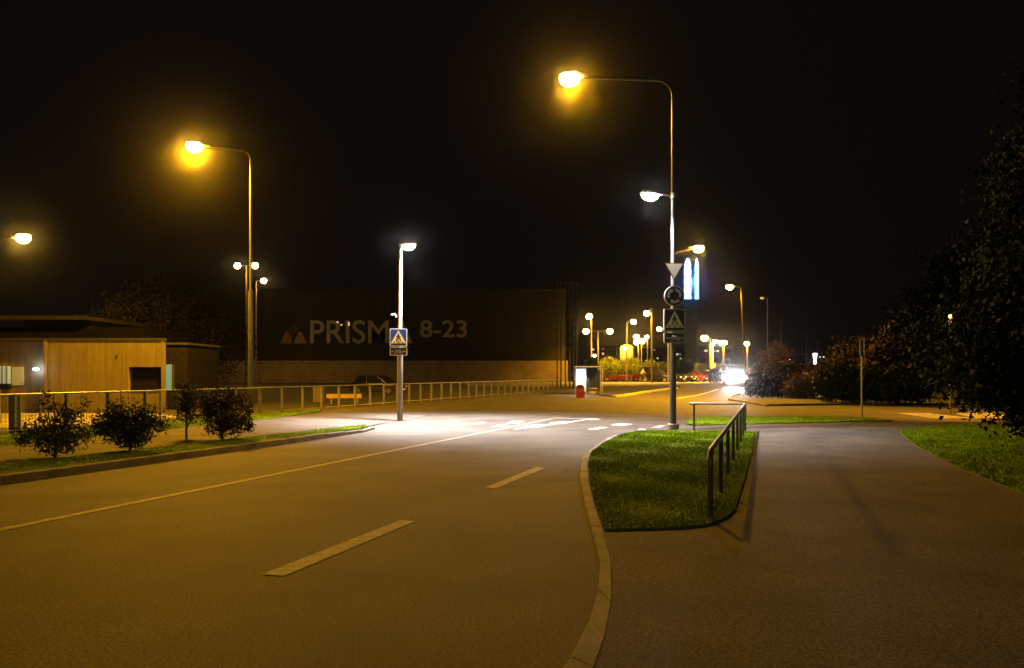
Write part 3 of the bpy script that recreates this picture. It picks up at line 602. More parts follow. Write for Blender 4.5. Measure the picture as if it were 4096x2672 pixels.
def bicycle_plate(label, loc, rz, w, h, border='white', mark='sign_white', group='bicycle plates under the crossing signs'):
    root = thing('bicycle_plate', label, 'road sign', loc, rz, group)
    MB().plate(rrect(w, h, 0.035), -0.012, 0.04).build('panel', border, root); MB().plate(rrect(w * 0.92, h * 0.86, 0.025), -0.015, -0.009).build('face', 'navy', root)
    b = MB(); k = w
    for sx in (-0.155, 0.155): b.torus((sx * k, -0.0175, -0.06 * k), 0.085 * k, 0.011 * k, 'y', 20, 5)
    for a, c in (((-0.155, -0.06), (-0.09, 0.09)), ((-0.10, 0.06), (0.07, 0.06)), ((0.07, 0.06), (0.155, -0.06)), ((-0.10, 0.05), (0.0, -0.06)), ((0.0, -0.06), (0.06, 0.08)), ((0.0, -0.06), (0.155, -0.06)), ((-0.13, 0.10), (-0.06, 0.10)), ((0.03, 0.09), (0.11, 0.09))):
        b.tube([(a[0] * k, -0.0175, a[1] * k), (c[0] * k, -0.0175, c[1] * k)], 0.012 * k, 6)
    b.build('bicycle_symbol', mark, root)
    for sg in (-1, 1):
        MB().plate([(sg * 0.27 * k, -0.018 * k), (sg * 0.345 * k, -0.018 * k), (sg * 0.34 * k, -0.05 * k), (sg * 0.43 * k, 0), (sg * 0.34 * k, 0.05 * k), (sg * 0.345 * k, 0.018 * k), (sg * 0.27 * k, 0.018 * k)], -0.019, -0.014).build('arrow', mark, root)
    MB().box((0, 0.07, 0), (0.18, 0.06, 0.05)).build('mount', 'galv_dull', root); return root
x, y = P_L
crossing_sign('blue crossing sign with a bright yellow triangle on the white lamp post', (x - 0.03, y - 0.17, 2.914), 0.10, 0.60)
bicycle_plate('brightly edged bicycle plate on the white lamp post', (x - 0.03, y - 0.15, 2.432), 0.10, 0.60, 0.29)
x, y = P_R; y2 = y - 0.16
root = thing('yield_sign', 'pale downward pointing yield triangle at the top of the sign post', 'road sign', (x + 0.0, y2, 4.528), 0.06)
MB().plate([(-0.27, 0.205), (0.0, -0.275), (0.27, 0.205)], -0.012, 0.025).build('panel', 'red_film', root)
MB().plate([(-0.235, 0.185), (0.0, -0.235), (0.235, 0.185)], -0.016, -0.008).build('face', 'yield_face', root); MB().box((0, 0.09, 0.1), (0.16, 0.13, 0.04)).build('mount', 'galv_dull', root)
root = thing('roundabout_sign', 'round dark blue roundabout sign with three curved arrows', 'road sign', (x + 0.005, y2, 3.817), 0.10)
n = 40; MB().plate([(0.285 * math.cos(2 * math.pi * i / n), 0.285 * math.sin(2 * math.pi * i / n)) for i in range(n)], -0.012, 0.045).build('panel', 'sign_white', root)
MB().plate([(0.262 * math.cos(2 * math.pi * i / n), 0.262 * math.sin(2 * math.pi * i / n)) for i in range(n)], -0.015, -0.009).build('face', 'navy', root)
b = MB()
for k in range(3):
    a0 = R_(80 + 120 * k); arc = [R_(70) * j / 8 for j in range(9)]
    outer = [(0.205 * math.cos(a0 - a), 0.205 * math.sin(a0 - a)) for a in arc]; inner = [(0.135 * math.cos(a0 - a), 0.135 * math.sin(a0 - a)) for a in arc]
    for j in range(8): b.plate([inner[j], inner[j + 1], outer[j + 1], outer[j]], -0.019, -0.014)
    a = a0 - R_(70); b.plate([(0.235 * math.cos(a), 0.235 * math.sin(a)), (0.105 * math.cos(a), 0.105 * math.sin(a)), (0.17 * math.cos(a - 0.52), 0.17 * math.sin(a - 0.52))], -0.019, -0.014)
b.build('arrow', 'sign_white', root); MB().box((0, 0.09, 0.05), (0.16, 0.12, 0.04)).build('mount', 'galv_dull', root)
crossing_sign('dark unlit crossing sign under the round roundabout sign', (x + 0.01, y2, 3.141), 0.12, 0.61, face='navy', tri='yield_face', border='sign_white')  # darker films put the missing light into the sign's colours
bicycle_plate('dark unlit bicycle plate lowest on the tall sign post', (x + 0.01, y2, 2.647), 0.12, 0.61, 0.29, border='sign_white', mark='sign_white')  # border dimmed by colour like the sign above
# sign post seen edge on, beyond the cross path
x, y = (12.696, 29.040)
root = thing('sign_post', 'slender steel sign post with two signs seen edge on beside the grass strip', 'sign post', (x, y, 0.08), R_(-23.7))
MB().tube([(0, 0, -0.1), (0, 0, 2.85)], 0.035, 10).build('post', 'galv', root, smooth=True)
MB().box((-0.06, 0.0, 2.55), (0.03, 0.55, 0.62)).build('sign', 'galv_dull', root, bevel=0.006); MB().box((0.08, 0.0, 2.55), (0.03, 0.55, 0.62)).build('sign', 'galv_dull', root, bevel=0.006)
MB().box((0.08, 0.0, 2.05), (0.03, 0.4, 0.28)).build('sign', 'galv', root, bevel=0.006); MB().box((0.01, 0, 2.62), (0.12, 0.04, 0.04)).build('bracket', 'galv_dull', root)
x, y = 24.697, 70.0
root = thing('sign_post', 'small far sign post with a round sign among the dark shrubs', 'sign post', (x, y, rise(y)))
MB().tube([(0, 0, -0.1), (0, 0, 2.3)], 0.035, 8).build('post', 'galv_dull', root); MB().plate([(0.28 * math.cos(2 * math.pi * i / 16), 2.1 + 0.28 * math.sin(2 * math.pi * i / 16)) for i in range(16)], -0.06, -0.04).build('sign', 'galv_dull', root)

# ------------------------------------------------------------------ guard rail on the island
A = Vector((*(2.105, 8.493), 0)); B = Vector((*(6.260, 21.472), 0)); C_ = Vector((*(4.971, 21.850), 0)); t = (B - A).normalized()
root = thing('guard_rail', 'bent steel pipe guard rail along the path edge of the grass island', 'guard rail', (A.x, A.y, 0.1))
Bl, Cl = B - A, C_ - A; Hh = 0.735; u_ = (Cl - Bl).normalized()
MB().tube([(0, 0, -0.1), (0, 0, Hh - 0.16)] + [tuple(t * (0.16 * (1 - math.cos(a))) + Vector((0, 0, Hh - 0.16 + 0.16 * math.sin(a)))) for a in [R_(15 * k) for k in range(1, 7)]] + [tuple(Bl + Vector((0, 0, Hh)))], 0.032, 14).build('side_rail', 'rail_steel', root, smooth=True)
MB().tube([tuple(Bl + Vector((0.02, 0, Hh - 0.001))), tuple(Cl - u_ * (-0.12) + Vector((0, 0, Hh)))], 0.031, 14).build('end_rail', 'rail_steel', root, smooth=True)
L_ = Bl.length
for k in range(1, 8):
    p = t * (L_ * k / 7.0) if k < 7 else Bl
    MB().tube([(p.x, p.y, -0.1), (p.x, p.y, Hh - 0.02)], 0.03, 12).build('post', 'rail_steel', root, smooth=True)
MB().tube([(Cl.x, Cl.y, -0.1), (Cl.x, Cl.y, Hh - 0.02)], 0.03, 12).build('post', 'rail_steel', root, smooth=True)

# ------------------------------------------------------------------ fence along the left footpath
D_F = 19.1; s0, s1, step = 5.66, 73.5, 1.5
root = thing('fence', 'long low galvanised mesh fence running behind the left footpath', 'fence', (*RD(s0, D_F), 0.05), math.pi / 2 - TH)
n = int((s1 - s0) / step)
for i in range(n + 1):
    MB().box((i * step, 0, 0.5), (0.05, 0.12, 1.06)).build('post', 'galv', root, bevel=0.008)
MB().tube([(0, -0.0, 1.05), (n * step, 0, 1.05)], 0.026, 10).build('top_rail', 'galv', root, smooth=True)
MB().tube([(0, 0, 0.10), (n * step, 0, 0.10)], 0.016, 8).build('bottom_rail', 'galv', root, smooth=True)
w = MB()
for i in range(int(n * step / 0.1)):
    if i % 15: w.box((i * 0.1, 0.0, 0.575), (0.005, 0.005, 0.92))
for k in range(9): w.box((n * step / 2, 0.006, 0.16 + 0.1 * k), (n * step, 0.005, 0.005))
w.build('wire_mesh', 'wire', root)
x0 = -18.687; root = thing('fence', 'second thin post fence standing close before the timber clad building', 'fence', (x0, 26.6, 0.0), 0)
for u in (-160, 0, 163, 326, 484, 641): MB().tube([((u - 2048) / 3200 * 26.6 - x0, 0, -0.05), ((u - 2048) / 3200 * 26.6 - x0, 0, 1.12)], 0.028, 8).build('post', 'galv', root, smooth=True)
w = MB(); 
for k in range(70): w.box((k * 0.1 + 0.05, 0, 0.55), (0.004, 0.004, 1.0))
for k in range(6): w.box((3.5, 0.004, 0.08 + 0.19 * k), (7.0, 0.004, 0.004))
w.build('wire_mesh', 'wire', root)
x, y = (-13.225, 21.288); root = thing('bollard', 'thick grey square post standing in front of the fence at the left edge', 'bollard', (x, y - 0.1, 0.08))
MB().box((0, 0, 0.5), (0.17, 0.10, 1.02)).build('shaft', 'galv_dull', root, bevel=0.01); MB().box((0, 0, 1.025), (0.19, 0.12, 0.03)).build('cap', 'galv_dull', root, bevel=0.008)

# ------------------------------------------------------------------ low timber building on the left
Zk = 33.5; x0, x1, xl = -19.577, -14.583, -25.837
root = thing('timber_building', 'low flat roofed timber clad building with a dark window and a white wall lamp', 'building', (x0, Zk, 0.0))
Wd = x1 - x0; top = 3.053; wz0, wz1 = 0.865, 1.933; wx0, wx1 = -16.049 - x0, -14.688 - x0
b = MB()
b.box((wx0 / 2, 0.1, top / 2), (wx0, 0.2, top)); b.box(((wx0 + wx1) / 2, 0.1, (top + wz1) / 2), (wx1 - wx0, 0.2, top - wz1)); b.box(((wx0 + wx1) / 2, 0.1, wz0 / 2), (wx1 - wx0, 0.2, wz0)); b.box(((wx1 + Wd) / 2, 0.1, top / 2), (Wd - wx1, 0.2, top))
b.build('front_wall', 'timber', root)
MB().prism([(Wd - 0.2, 0.21), (Wd - 0.003, 0.21), (Wd - 2.9, 6.3), (Wd - 3.1, 6.3)], 0.0, top).build('side_wall', 'timber_side', root)
wn = MB().box(((wx0 + wx1) / 2, 0.16, (wz0 + wz1) / 2), (wx1 - wx0, 0.04, wz1 - wz0)).build('window', 'dark_open', root)
MB().box(((wx0 + wx1) / 2, 0.05, wz0 + 0.02), (wx1 - wx0, 0.12, 0.04)).build('sill', 'roof_dark', wn)
MB().box((0.03, -0.012, top / 2), (0.14, 0.02, top)).build('corner_board', 'timber', root); MB().box((Wd - 0.05, -0.012, top / 2), (0.1, 0.02, top)).build('corner_board', 'timber', root)
xa = xl - x0; b = MB().box((xa / 2 - 0.001, 0.35, top / 2 - 0.02), (-xa, 0.2, top - 0.04)); b.build('recessed_wall', 'timber', root)
MB().prism([(xa, -0.03), (Wd + 0.03, -0.03), (Wd + 0.03, 0.22), (Wd - 2.9, 6.35), (xa, 6.35)], top - 0.01, top + 0.09).build('roof', 'roof_dark', root)
g0, g1 = -22.595 - x0, -21.148 - x0
gl = MB().box(((g0 + g1) / 2, 0.235, 1.60), (g1 - g0, 0.02, 0.74)).build('glazing', 'e_teal', root)
b = MB()
for q in (-21.866, -21.609, -21.480, -21.287): b.box((q - x0, 0.21, 1.60), (0.05, 0.02, 0.74))
b.build('mullion', 'timber', gl)
MB().box(((-21.148 + -20.537) / 2 - x0, 0.235, 1.55), (0.5, 0.02, 0.78)).build('glazing', 'e_tealdim', root)
MB().box((-21.674 - x0, 0.12, 1.105), (1.2, 0.22, 0.2)).build('counter', 'dark_open', root, bevel=0.01)
lampk = MB().ellipsoid((-20.001 - x0, 0.10, 1.841), (0.13, 0.10, 0.065), 14, 8).build('wall_lamp', 'e_kiosk', root, smooth=True)
MB().box((-20.001 - x0, 0.20, 1.841), (0.16, 0.1, 0.07)).build('lamp_bracket', 'galv_dull', lampk)
lamp_light(root, (-19.817 - x0, -0.1, 1.807), (0.85, 0.95, 1.0), 12, kind='POINT', size=0.08)
MB().plate([(-16.541 - x0 + 0.05 * math.cos(k * 0.7854), 2.404 + 0.05 * math.sin(k * 0.7854)) for k in range(8)], -0.03, 0.0).build('vent', 'roof_dark', root)
root = thing('annex_building', 'dark annex with a pale blue lit glass strip right of the timber building', 'building', (-16.003, 37.0, 0.0))
MB().box((0.5, 2, 1.5), (1.0, 4, 3.0)).build('wall', 'unlit_wall', root); MB().box((0.5, 2, 3.04), (1.1, 4.2, 0.1)).build('roof', 'roof_dark', root)
MB().box((0.14, -0.02, 1.48), (0.26, 0.03, 1.2)).build('glazing', 'e_bluestrip', root); MB().box((0.34, -0.02, 1.48), (0.1, 0.03, 1.2)).build('frame', 'roof_dark', root)
root = thing('low_building', 'dim plain building with a projecting roof edge behind the timber building', 'building', (-27.335, 44.0, 0.0))
MB().box((2.3, 3, 2.1), (9.6, 6, 4.2)).build('wall', 'unlit_wall', root); MB().box((2.2, 2.5, 4.65), (4.6, 7.4, 0.22)).build('roof', 'roof_dark', root); MB().box((2.2, 3.0, 4.37), (3.6, 5.6, 0.34)).build('upper_wall', 'concrete_dark', root)
plant('broad_tree', 'large dim olive brown broad crowned tree behind the timber building', 'tree', (-24.640, 56.0, 0.0), [(0, 0, 4.6, 5.2, 3.8, 3.0), (-3.4, 0.5, 3.4, 3.4, 3.0, 2.4), (3.2, 0.3, 3.6, 3.2, 3.0, 2.4), (0.3, 0, 6.6, 3.0, 2.6, 2.2), (-1.6, -1, 3.0, 4.2, 2.6, 2.0)], (3.6, 0.28, 0.16, 0.2), 900, 46, 0.48, 0.085, 'duskleaf', limbs=10)

# ------------------------------------------------------------------ supermarket
Zs = 95.0; x0, x1 = -36.872, 6.353
root = thing('supermarket', 'long dark supermarket wall with faint cream lettering above a brown plinth', 'building', (x0, Zs, 0.0))
Wd = x1 - x0; zt = 3.194
MB().box((Wd / 2, 15, (zt + 11.5) / 2), (Wd, 30, 11.5 - zt)).build('upper_wall', 'wall_dark', root); MB().box((Wd / 2, 14.88, zt / 2), (Wd + 0.5, 30.5, zt)).build('plinth', 'wall_brown', root)
MB().box((Wd / 2, 15, 11.6), (Wd + 0.4, 30.4, 0.2)).build('roof', 'roof_dark', root)
lettering('PRISMA', 8.003 - 5.242, -11.816 - -23.928, -23.928 - x0, -0.08, 5.242, 'letter', root, weight=0.03)
lettering('8-23', 8.003 - 5.955, -5.344 - -10.925, -10.925 - x0, -0.08, 5.955, 'letter', root, weight=0.035)
xx = lambda u: (u - 2048) / 3200 * 95 - x0
zz = lambda v: 1.65 + (1495 - v) / 3200 * 95
MB().plate([(xx(1121), zz(1374)), (xx(1168), zz(1374)), (xx(1166), zz(1345)), (xx(1147), zz(1325)), (xx(1140), zz(1335))], -0.14, -0.0).build('emblem_left', 'orange_sign', root)
MB().plate([(xx(1175), zz(1374)), (xx(1228), zz(1374)), (xx(1205), zz(1325)), (xx(1196), zz(1328))], -0.14, -0.0).build('emblem_right', 'amber_sign', root)
MB().plate([(xx(1172), zz(1350)), (xx(1198), zz(1315)), (xx(1176), zz(1292)), (xx(1152), zz(1315))], -0.13, -0.0).build('emblem_top', 'emblem_red', root)
for u, v in ((1352, 1289), (1367, 1300), (1397, 1292), (1397, 1300)):
    MB().ellipsoid((xx(u), -0.22, zz(v)), (0.10, 0.06, 0.10), 8, 6).build('letter_glint', 'e_orange', root, smooth=True)  # glowing dots painted in as lamp reflections in the lettering
root = thing('barrier', 'yellow plank barrier standing behind the mesh fence', 'barrier', (-10.203, 44.0, 0.0))
MB().box((0.97, 0, 0.42), (1.94, 0.04, 0.24)).build('board', 'plankyellow', root, bevel=0.005)
for q in (0.25, 1.7): MB().box((q, 0.05, 0.27), (0.07, 0.06, 0.54)).build('leg', 'galv_dull', root)
for (u0, u1, v0, Zq, nm, lab) in ((1252, 1290, 1555, 47, 'crate', 'pale brown tall crate behind the mesh fence'),):
    root = thing(nm, lab, 'crate', ((u0 - 2048) / 3200 * Zq, Zq, 0)); ww = (u1 - u0) / 3200 * Zq
    MB().box((ww / 2, 0.2, 0.42), (ww, 0.5, 0.84)).build('body', 'timber', root, bevel=0.01); MB().box((ww / 2, 0.2, 0.86), (ww + 0.04, 0.54, 0.04)).build('lid', 'timber', root)
for i, u in enumerate((2229, 2244, 2262, 2279, 2293, 2307)):
    Zf = 72.0 + i * 0.5; lab = ['leftmost of the six slim flagpoles by the supermarket corner', 'second flagpole from the left by the supermarket corner', 'third flagpole from the left by the supermarket corner', 'fourth flagpole from the left by the supermarket corner', 'fifth flagpole from the left, just left of the bus shelter', 'rightmost flagpole, nearest the bus shelter'][i]
    root = thing('flagpole', lab, 'flagpole', ((u - 2048) / 3200 * Zf, Zf, rise(Zf) - 0.02), 0, 'flagpoles by the supermarket')
    MB().tube([(0, 0, -0.2), (0, 0, 9.6)], [0.075, 0.04], 8).build('pole', 'flag_steel', root, smooth=True); MB().ellipsoid((0, 0, 9.63), (0.07, 0.07, 0.05), 8, 6).build('finial', 'galv_dull', root)

# ------------------------------------------------------------------ bus stop
Zb = 62.0; xb = 4.921; zb = rise(62)
root = thing('bus_shelter', 'bus shelter with a bright backlit poster at its left end', 'bus shelter', (xb, Zb, zb))
wd = 7.053 - xb
MB().box((wd / 2 - 0.05, 0.6, 2.16), (wd + 0.1, 1.7, 0.09)).build('roof', 'galv_dull', root, bevel=0.02)
for q in ((0.03, 0), (wd - 0.05, 0), (0.03, 1.3), (wd - 0.05, 1.3), (0.80, 0.0)): MB().box((q[0], q[1], 1.05), (0.07, 0.07, 2.14)).build('post', 'galv', root, bevel=0.006)
MB().box((0.42, 0.12, 1.12), (0.70, 0.10, 1.75)).build('poster_case', 'e_advdim', root, bevel=0.01)
MB().box((0.50, 0.058, 1.22), (0.42, 0.02, 0.70)).build('poster', 'e_advert', root)
MB().box((wd / 2, 1.3, 1.15), (wd - 0.1, 0.02, 1.5)).build('back_glass', 'carglass', root)
MB().box((1.35, 1.0, 0.47), (0.9, 0.35, 0.05)).build('bench', 'plankyellow', root, bevel=0.005); MB().box((1.35, 1.0, 0.22), (0.7, 0.05, 0.44)).build('bench_leg', 'galv_dull', root)
MB().box((0.98, -0.02, 0.85), (0.16, 0.05, 0.9)).build('timetable', 'black', root)
lamp_light(root, (0.5, -0.35, 1.3), (0.9, 0.97, 1.0), 120, kind='POINT', size=0.3)
Zq = 55.0; root = thing('litter_bin', 'rounded red litter bin with a yellow band in front of the bus shelter', 'bin', (4.692, Zq, 0))
pr = [(-0.28, 0), (0.28, 0), (0.28, 0.72)] + [(0.28 * math.cos(R_(a)), 0.72 + 0.2 * math.sin(R_(a))) for a in range(15, 180, 15)] + [(-0.28, 0.72)]
MB().plate(pr, -0.2, 0.2).build('body', 'binred', root, bevel=0.015); MB().box((0.02, -0.203, 0.50), (0.34, 0.012, 0.06)).build('band', 'binyellow', root); MB().box((0, -0.205, 0.72), (0.34, 0.02, 0.09)).build('slot', 'black', root)

# ------------------------------------------------------------------ vehicles
def wheel(root, x, y, r, w, s):
    t = MB().tube([(x, y - w / 2, r), (x, y + w / 2, r)], r, 18).build('wheel', 'rubber', root, smooth=True)
    MB().tube([(x, y + s * w * 0.5, r), (x, y + s * (w * 0.5 + 0.012), r)], r * 0.62, 14).build('rim', 'rim', t); return t
def car(label, loc, rz, paint, group, L=4.3, Wc=1.75, Hc=1.45, cabin=((-1.75, 0), (-1.45, 1), (0.25, 1), (1.05, 0)), emit_tail=False, kind='car'):
    root = thing('parked_car', label, kind, loc, rz, group); h = L / 2; zb_, zs = 0.22, Hc * 0.62
    c = [(x * L / 4.3, zs if k == 0 else Hc) for x, k in cabin]
    body = [(-h, 0.30), (-h + 0.12, zb_), (h - 0.15, zb_), (h, 0.36), (h - 0.02, 0.58), (h - 0.22, 0.72), (c[3][0] + 0.05, zs), (c[0][0] - 0.1, zs + 0.02), (-h + 0.06, zs - 0.06), (-h, 0.6)]
    MB().profile(body, -Wc / 2, Wc / 2, 0.06, zs - 0.1).build('body', paint, root, bevel=0.03)
    MB().profile([c[3], c[2], c[1], c[0]], -Wc / 2 + 0.05, Wc / 2 - 0.05, 0.14, zs + 0.05).build('window', 'carglass', root)
    rf = [(c[2][0] + 0.06, Hc - 0.03), (c[2][0] - 0.05, Hc + 0.025), (c[1][0] + 0.05, Hc + 0.025), (c[1][0] - 0.06, Hc - 0.03)]
    MB().profile(rf, -Wc / 2 + 0.17, Wc / 2 - 0.17).build('roof', paint, root, bevel=0.01)
    b = MB()
    for sy in (-1, 1):
        for x0_, x1_ in ((c[3], c[2]), (c[0], c[1])): b.tube([(x0_[0], sy * (Wc / 2 - 0.06), zs), (x1_[0], sy * (Wc / 2 - 0.19), Hc)], 0.035, 6)
        mx_ = (c[1][0] + c[2][0]) / 2; b.tube([(mx_, sy * (Wc / 2 - 0.05), zs), (mx_, sy * (Wc / 2 - 0.18), Hc)], 0.04, 6)
    b.build('pillar', paint, root)
    for sx in (-1, 1):
        for sy in (-1, 1): wheel(root, sx * h * 0.62, sy * (Wc / 2 - 0.10), 0.31, 0.2, sy)
    for sy in (-1, 1):
        MB().ellipsoid((h - 0.12, sy * (Wc / 2 - 0.28), 0.62), (0.14, 0.20, 0.09), 10, 6).build('headlight', 'headglass', root, smooth=True)
        MB().box((-h + 0.02, sy * (Wc / 2 - 0.2), 0.72), (0.08, 0.26, 0.16)).build('tail_light', 'e_tail' if emit_tail else 'taillens', root, bevel=0.01)
        MB().ellipsoid((c[3][0] - 0.25, sy * (Wc / 2 + 0.09), zs + 0.06), (0.07, 0.11, 0.07), 8, 6).build('mirror', paint, root, smooth=True)
    MB().box((h + 0.002, 0, 0.42), (0.02, 0.5, 0.11)).build('number_plate', 'white', root)
    return root
GC = 'cars parked in the lit car park'
EST = ((-1.95, 0), (-1.75, 1), (0.35, 1), (1.05, 0)); VAN = ((-2.1, 0), (-2.05, 1), (0.9, 1), (1.5, 0))
def cp(u, Z): return ((u - 2048) / 3200 * Z, Z, rise(Z))
car('dark red estate car parked side on under the first round lime bush', cp(2462, 108), R_(2), 'redcar', GC, cabin=EST, Hc=1.5)
car('bright pinkish red car seen end on between the dark red estate and the cyclist', cp(2521, 118), R_(-80), 'brightred', GC, emit_tail=True)
car('dark red car just left of the cyclist, nose towards the road', cp(2553, 112), R_(-100), 'redcar', GC, Hc=1.5)
car('tall red van like car just right of the cyclist', cp(2592, 104), R_(-60), 'redcar', GC, cabin=VAN, Hc=1.9, L=4.4)
car('black car first right of the tall red van', cp(2634, 99), R_(-40), 'blackcar', GC)
car('midnight blue car half hidden by the tall sign post', cp(2676, 101), R_(-42), 'bluecar', GC)
car('black car just right of the tall sign post', cp(2716, 102), R_(-38), 'blackcar', GC, cabin=EST)
car('graphite car behind the row, under the dark round bush', cp(2742, 112), R_(-40), 'greycar', GC)
car('dark red hatchback under the green pylon', cp(2765, 103), R_(-40), 'redcar', GC, cabin=EST)
car('dark brownish red car second from the right end of the row', cp(2795, 105), R_(-42), 'redcar', GC)
car('black car at the right end of the parked row', cp(2822, 108), R_(-38), 'blackcar', GC)
car('pale beige car beside the lamp column with the notice box', cp(2846, 118), R_(-60), 'beigecar', GC)
car('red car behind the oncoming van, showing its tail lamps', cp(3010, 96), R_(100), 'redcar', 'cars on the road', emit_tail=True)
car('dark car parked behind the mesh fence right of the yellow barrier', (-10.327, 62.0, rise(62)), R_(-20), 'blackcar', GC)
# oncoming van with its headlights on
Zv = 80.0; root = thing('oncoming_van', 'oncoming pale van with dazzling headlights on the far road', 'van', (22.225, Zv, rise(Zv)), R_(-9))
Wv, Hv = 2.0, 2.05                                           # nose towards -y
bd = [(-2.5, 0.35), (-2.45, 0.85), (-1.75, 1.08), (-1.0, Hv - 0.12), (-0.6, Hv), (2.4, Hv), (2.5, 0.35)]
b = MB(); n = len(bd); vs_ = []
for sx in (-1, 1): vs_ += [(sx * (Wv / 2 - (0.12 if z > 1.2 else 0)), y_, z) for y_, z in bd]
b.add(vs_, [tuple(range(n)), tuple(reversed(range(n, 2 * n)))] + [(i, n + i, n + (i + 1) % n, (i + 1) % n) for i in range(n)]); b.build('body', 'whitevan', root, bevel=0.05)
b = MB(); b.add([(-0.86, -1.76, 1.13), (0.86, -1.76, 1.13), (0.76, -1.10, Hv - 0.2), (-0.76, -1.10, Hv - 0.2), (-0.86, -1.72, 1.10), (0.86, -1.72, 1.10), (0.76, -1.02, Hv - 0.22), (-0.76, -1.02, Hv - 0.22)], [(0, 1, 2, 3), (7, 6, 5, 4), (0, 4, 5, 1), (1, 5, 6, 2), (2, 6, 7, 3), (3, 7, 4, 0)]); b.build('windscreen', 'carglass', root)
MB().box((0, -2.50, 0.48), (1.9, 0.16, 0.26)).build('bumper', 'greycar', root, bevel=0.04); MB().box((0, -2.475, 0.74), (0.9, 0.06, 0.16)).build('grille', 'black', root, bevel=0.01); MB().box((0, -2.59, 0.48), (0.52, 0.02, 0.11)).build('number_plate', 'white', root)
for sx in (-1, 1):
    MB().ellipsoid((sx * 0.70, -2.42, 0.80), (0.24, 0.14, 0.16), 14, 8).build('headlight', 'e_head', root, smooth=True)
    MB().ellipsoid((sx * 1.14, -1.45, 1.25), (0.11, 0.07, 0.16), 10, 6).build('mirror', 'greycar', root, smooth=True)
    l = lamp_light(root, (sx * 0.70, -2.62, 0.80), (0.97, 0.95, 1.0), 15000, angle=27, blend=1.0, size=0.45, rot=(R_(90 - 7.4), 0, R_(180)), name='headlight_beam')
    for yy in (-1.6, 1.5):
        t = MB().tube([(sx * 0.80, yy, 0.34), (sx * 1.0, yy, 0.34)], 0.34, 18).build('wheel', 'rubber', root, smooth=True); MB().tube([(sx * 1.0, yy, 0.34), (sx * 1.01, yy, 0.34)], 0.2, 12).build('rim', 'rim', t)

# ------------------------------------------------------------------ cyclist in the car park
Zc = 97.0; xc, yc, zc = cp(2571, Zc)
bike = thing('bicycle', 'bicycle ridden past the parked red van in the car park', 'bicycle', (xc, yc, zc), R_(35))
for x in (-0.52, 0.52):
    wh = MB().torus((x, 0, 0.34), 0.33, 0.022, 'y', 24, 5).build('wheel', 'rubber', bike); b = MB()
    for k in range(6): b.tube([(x - 0.32 * math.cos(k * 0.5236), 0, 0.34 - 0.32 * math.sin(k * 0.5236)), (x + 0.32 * math.cos(k * 0.5236), 0, 0.34 + 0.32 * math.sin(k * 0.5236))], 0.004, 4)
    b.build('spokes', 'galv', wh)
b = MB()
for a, c in (((-0.52, 0.34), (-0.05, 0.30)), ((-0.05, 0.30), (-0.2, 0.80)), ((-0.2, 0.78), (-0.52, 0.34)), ((-0.05, 0.30), (0.36, 0.78)), ((-0.18, 0.74), (0.36, 0.80)), ((0.34, 0.95), (0.52, 0.34))): b.tube([(a[0], 0, a[1]), (c[0], 0, c[1])], 0.02, 8)
b.build('frame', 'galv', bike); MB().tube([(0.32, -0.28, 1.0), (0.36, 0, 0.96), (0.32, 0.28, 1.0)], 0.014, 6).build('handlebar', 'galv', bike); MB().ellipsoid((-0.22, 0, 0.84), (0.13, 0.08, 0.035), 10, 6).build('saddle', 'black', bike)
def skin_body(name, verts, edges, radii, mat, parent, root_i=0):
    me = bpy.data.meshes.new(name); me.from_pydata(verts, edges, []); o = bpy.data.objects.new(name, me); COL.objects.link(o)
    o.modifiers.new('skin', 'SKIN'); sv = me.skin_vertices[0].data
    for i, r in enumerate(radii): sv[i].radius = (r, r); sv[i].use_root = i == root_i
    o.modifiers.new('sub', 'SUBSURF').levels = 1; dg = bpy.context.evaluated_depsgraph_get(); m2 = bpy.data.meshes.new_from_object(o.evaluated_get(dg))
    bpy.data.objects.remove(o); m2.materials.clear(); m2.materials.append(M[mat])
    for p in m2.polygons: p.use_smooth = True
    o = bpy.data.objects.new(name, m2); COL.objects.link(o); o.parent = parent; return o
per = thing('person', 'person in a pale jacket riding a bicycle through the car park', 'person', (xc, yc, zc), R_(35))
V = [(-0.2, 0, 0.93), (-0.13, 0, 1.15), (-0.02, 0, 1.38), (0.02, 0, 1.50), (0.05, 0, 1.58), (0.07, 0, 1.70),
     (-0.15, 0.10, 0.90), (0.22, 0.10, 0.78), (0.05, 0.12, 0.42), (0.16, 0.12, 0.37), (-0.15, -0.10, 0.90), (0.14, -0.10, 0.58), (-0.10, -0.12, 0.20), (0.02, -0.12, 0.14),
     (-0.02, 0.18, 1.40), (0.12, 0.24, 1.18), (0.31, 0.26, 1.04), (-0.02, -0.18, 1.40), (0.12, -0.24, 1.18), (0.31, -0.26, 1.04)]
E_ = [(0, 1), (1, 2), (2, 3), (3, 4), (4, 5), (0, 6), (6, 7), (7, 8), (8, 9), (0, 10), (10, 11), (11, 12), (12, 13), (2, 14), (14, 15), (15, 16), (2, 17), (17, 18), (18, 19)]
RR = [0.15, 0.14, 0.15, 0.07, 0.09, 0.09, 0.10, 0.075, 0.05, 0.045, 0.10, 0.075, 0.05, 0.045, 0.07, 0.05, 0.04, 0.07, 0.05, 0.04]
skin_body('body', V, E_, RR, 'skin', per)
skin_body('jacket', [V[0], V[1], V[2], V[14], V[15], (0.26, 0.255, 1.08), V[17], V[18], (0.26, -0.255, 1.08)], [(0, 1), (1, 2), (2, 3), (3, 4), (4, 5), (2, 6), (6, 7), (7, 8)], [0.17, 0.165, 0.17, 0.09, 0.068, 0.055, 0.09, 0.068, 0.055], 'cloth_pale', per)
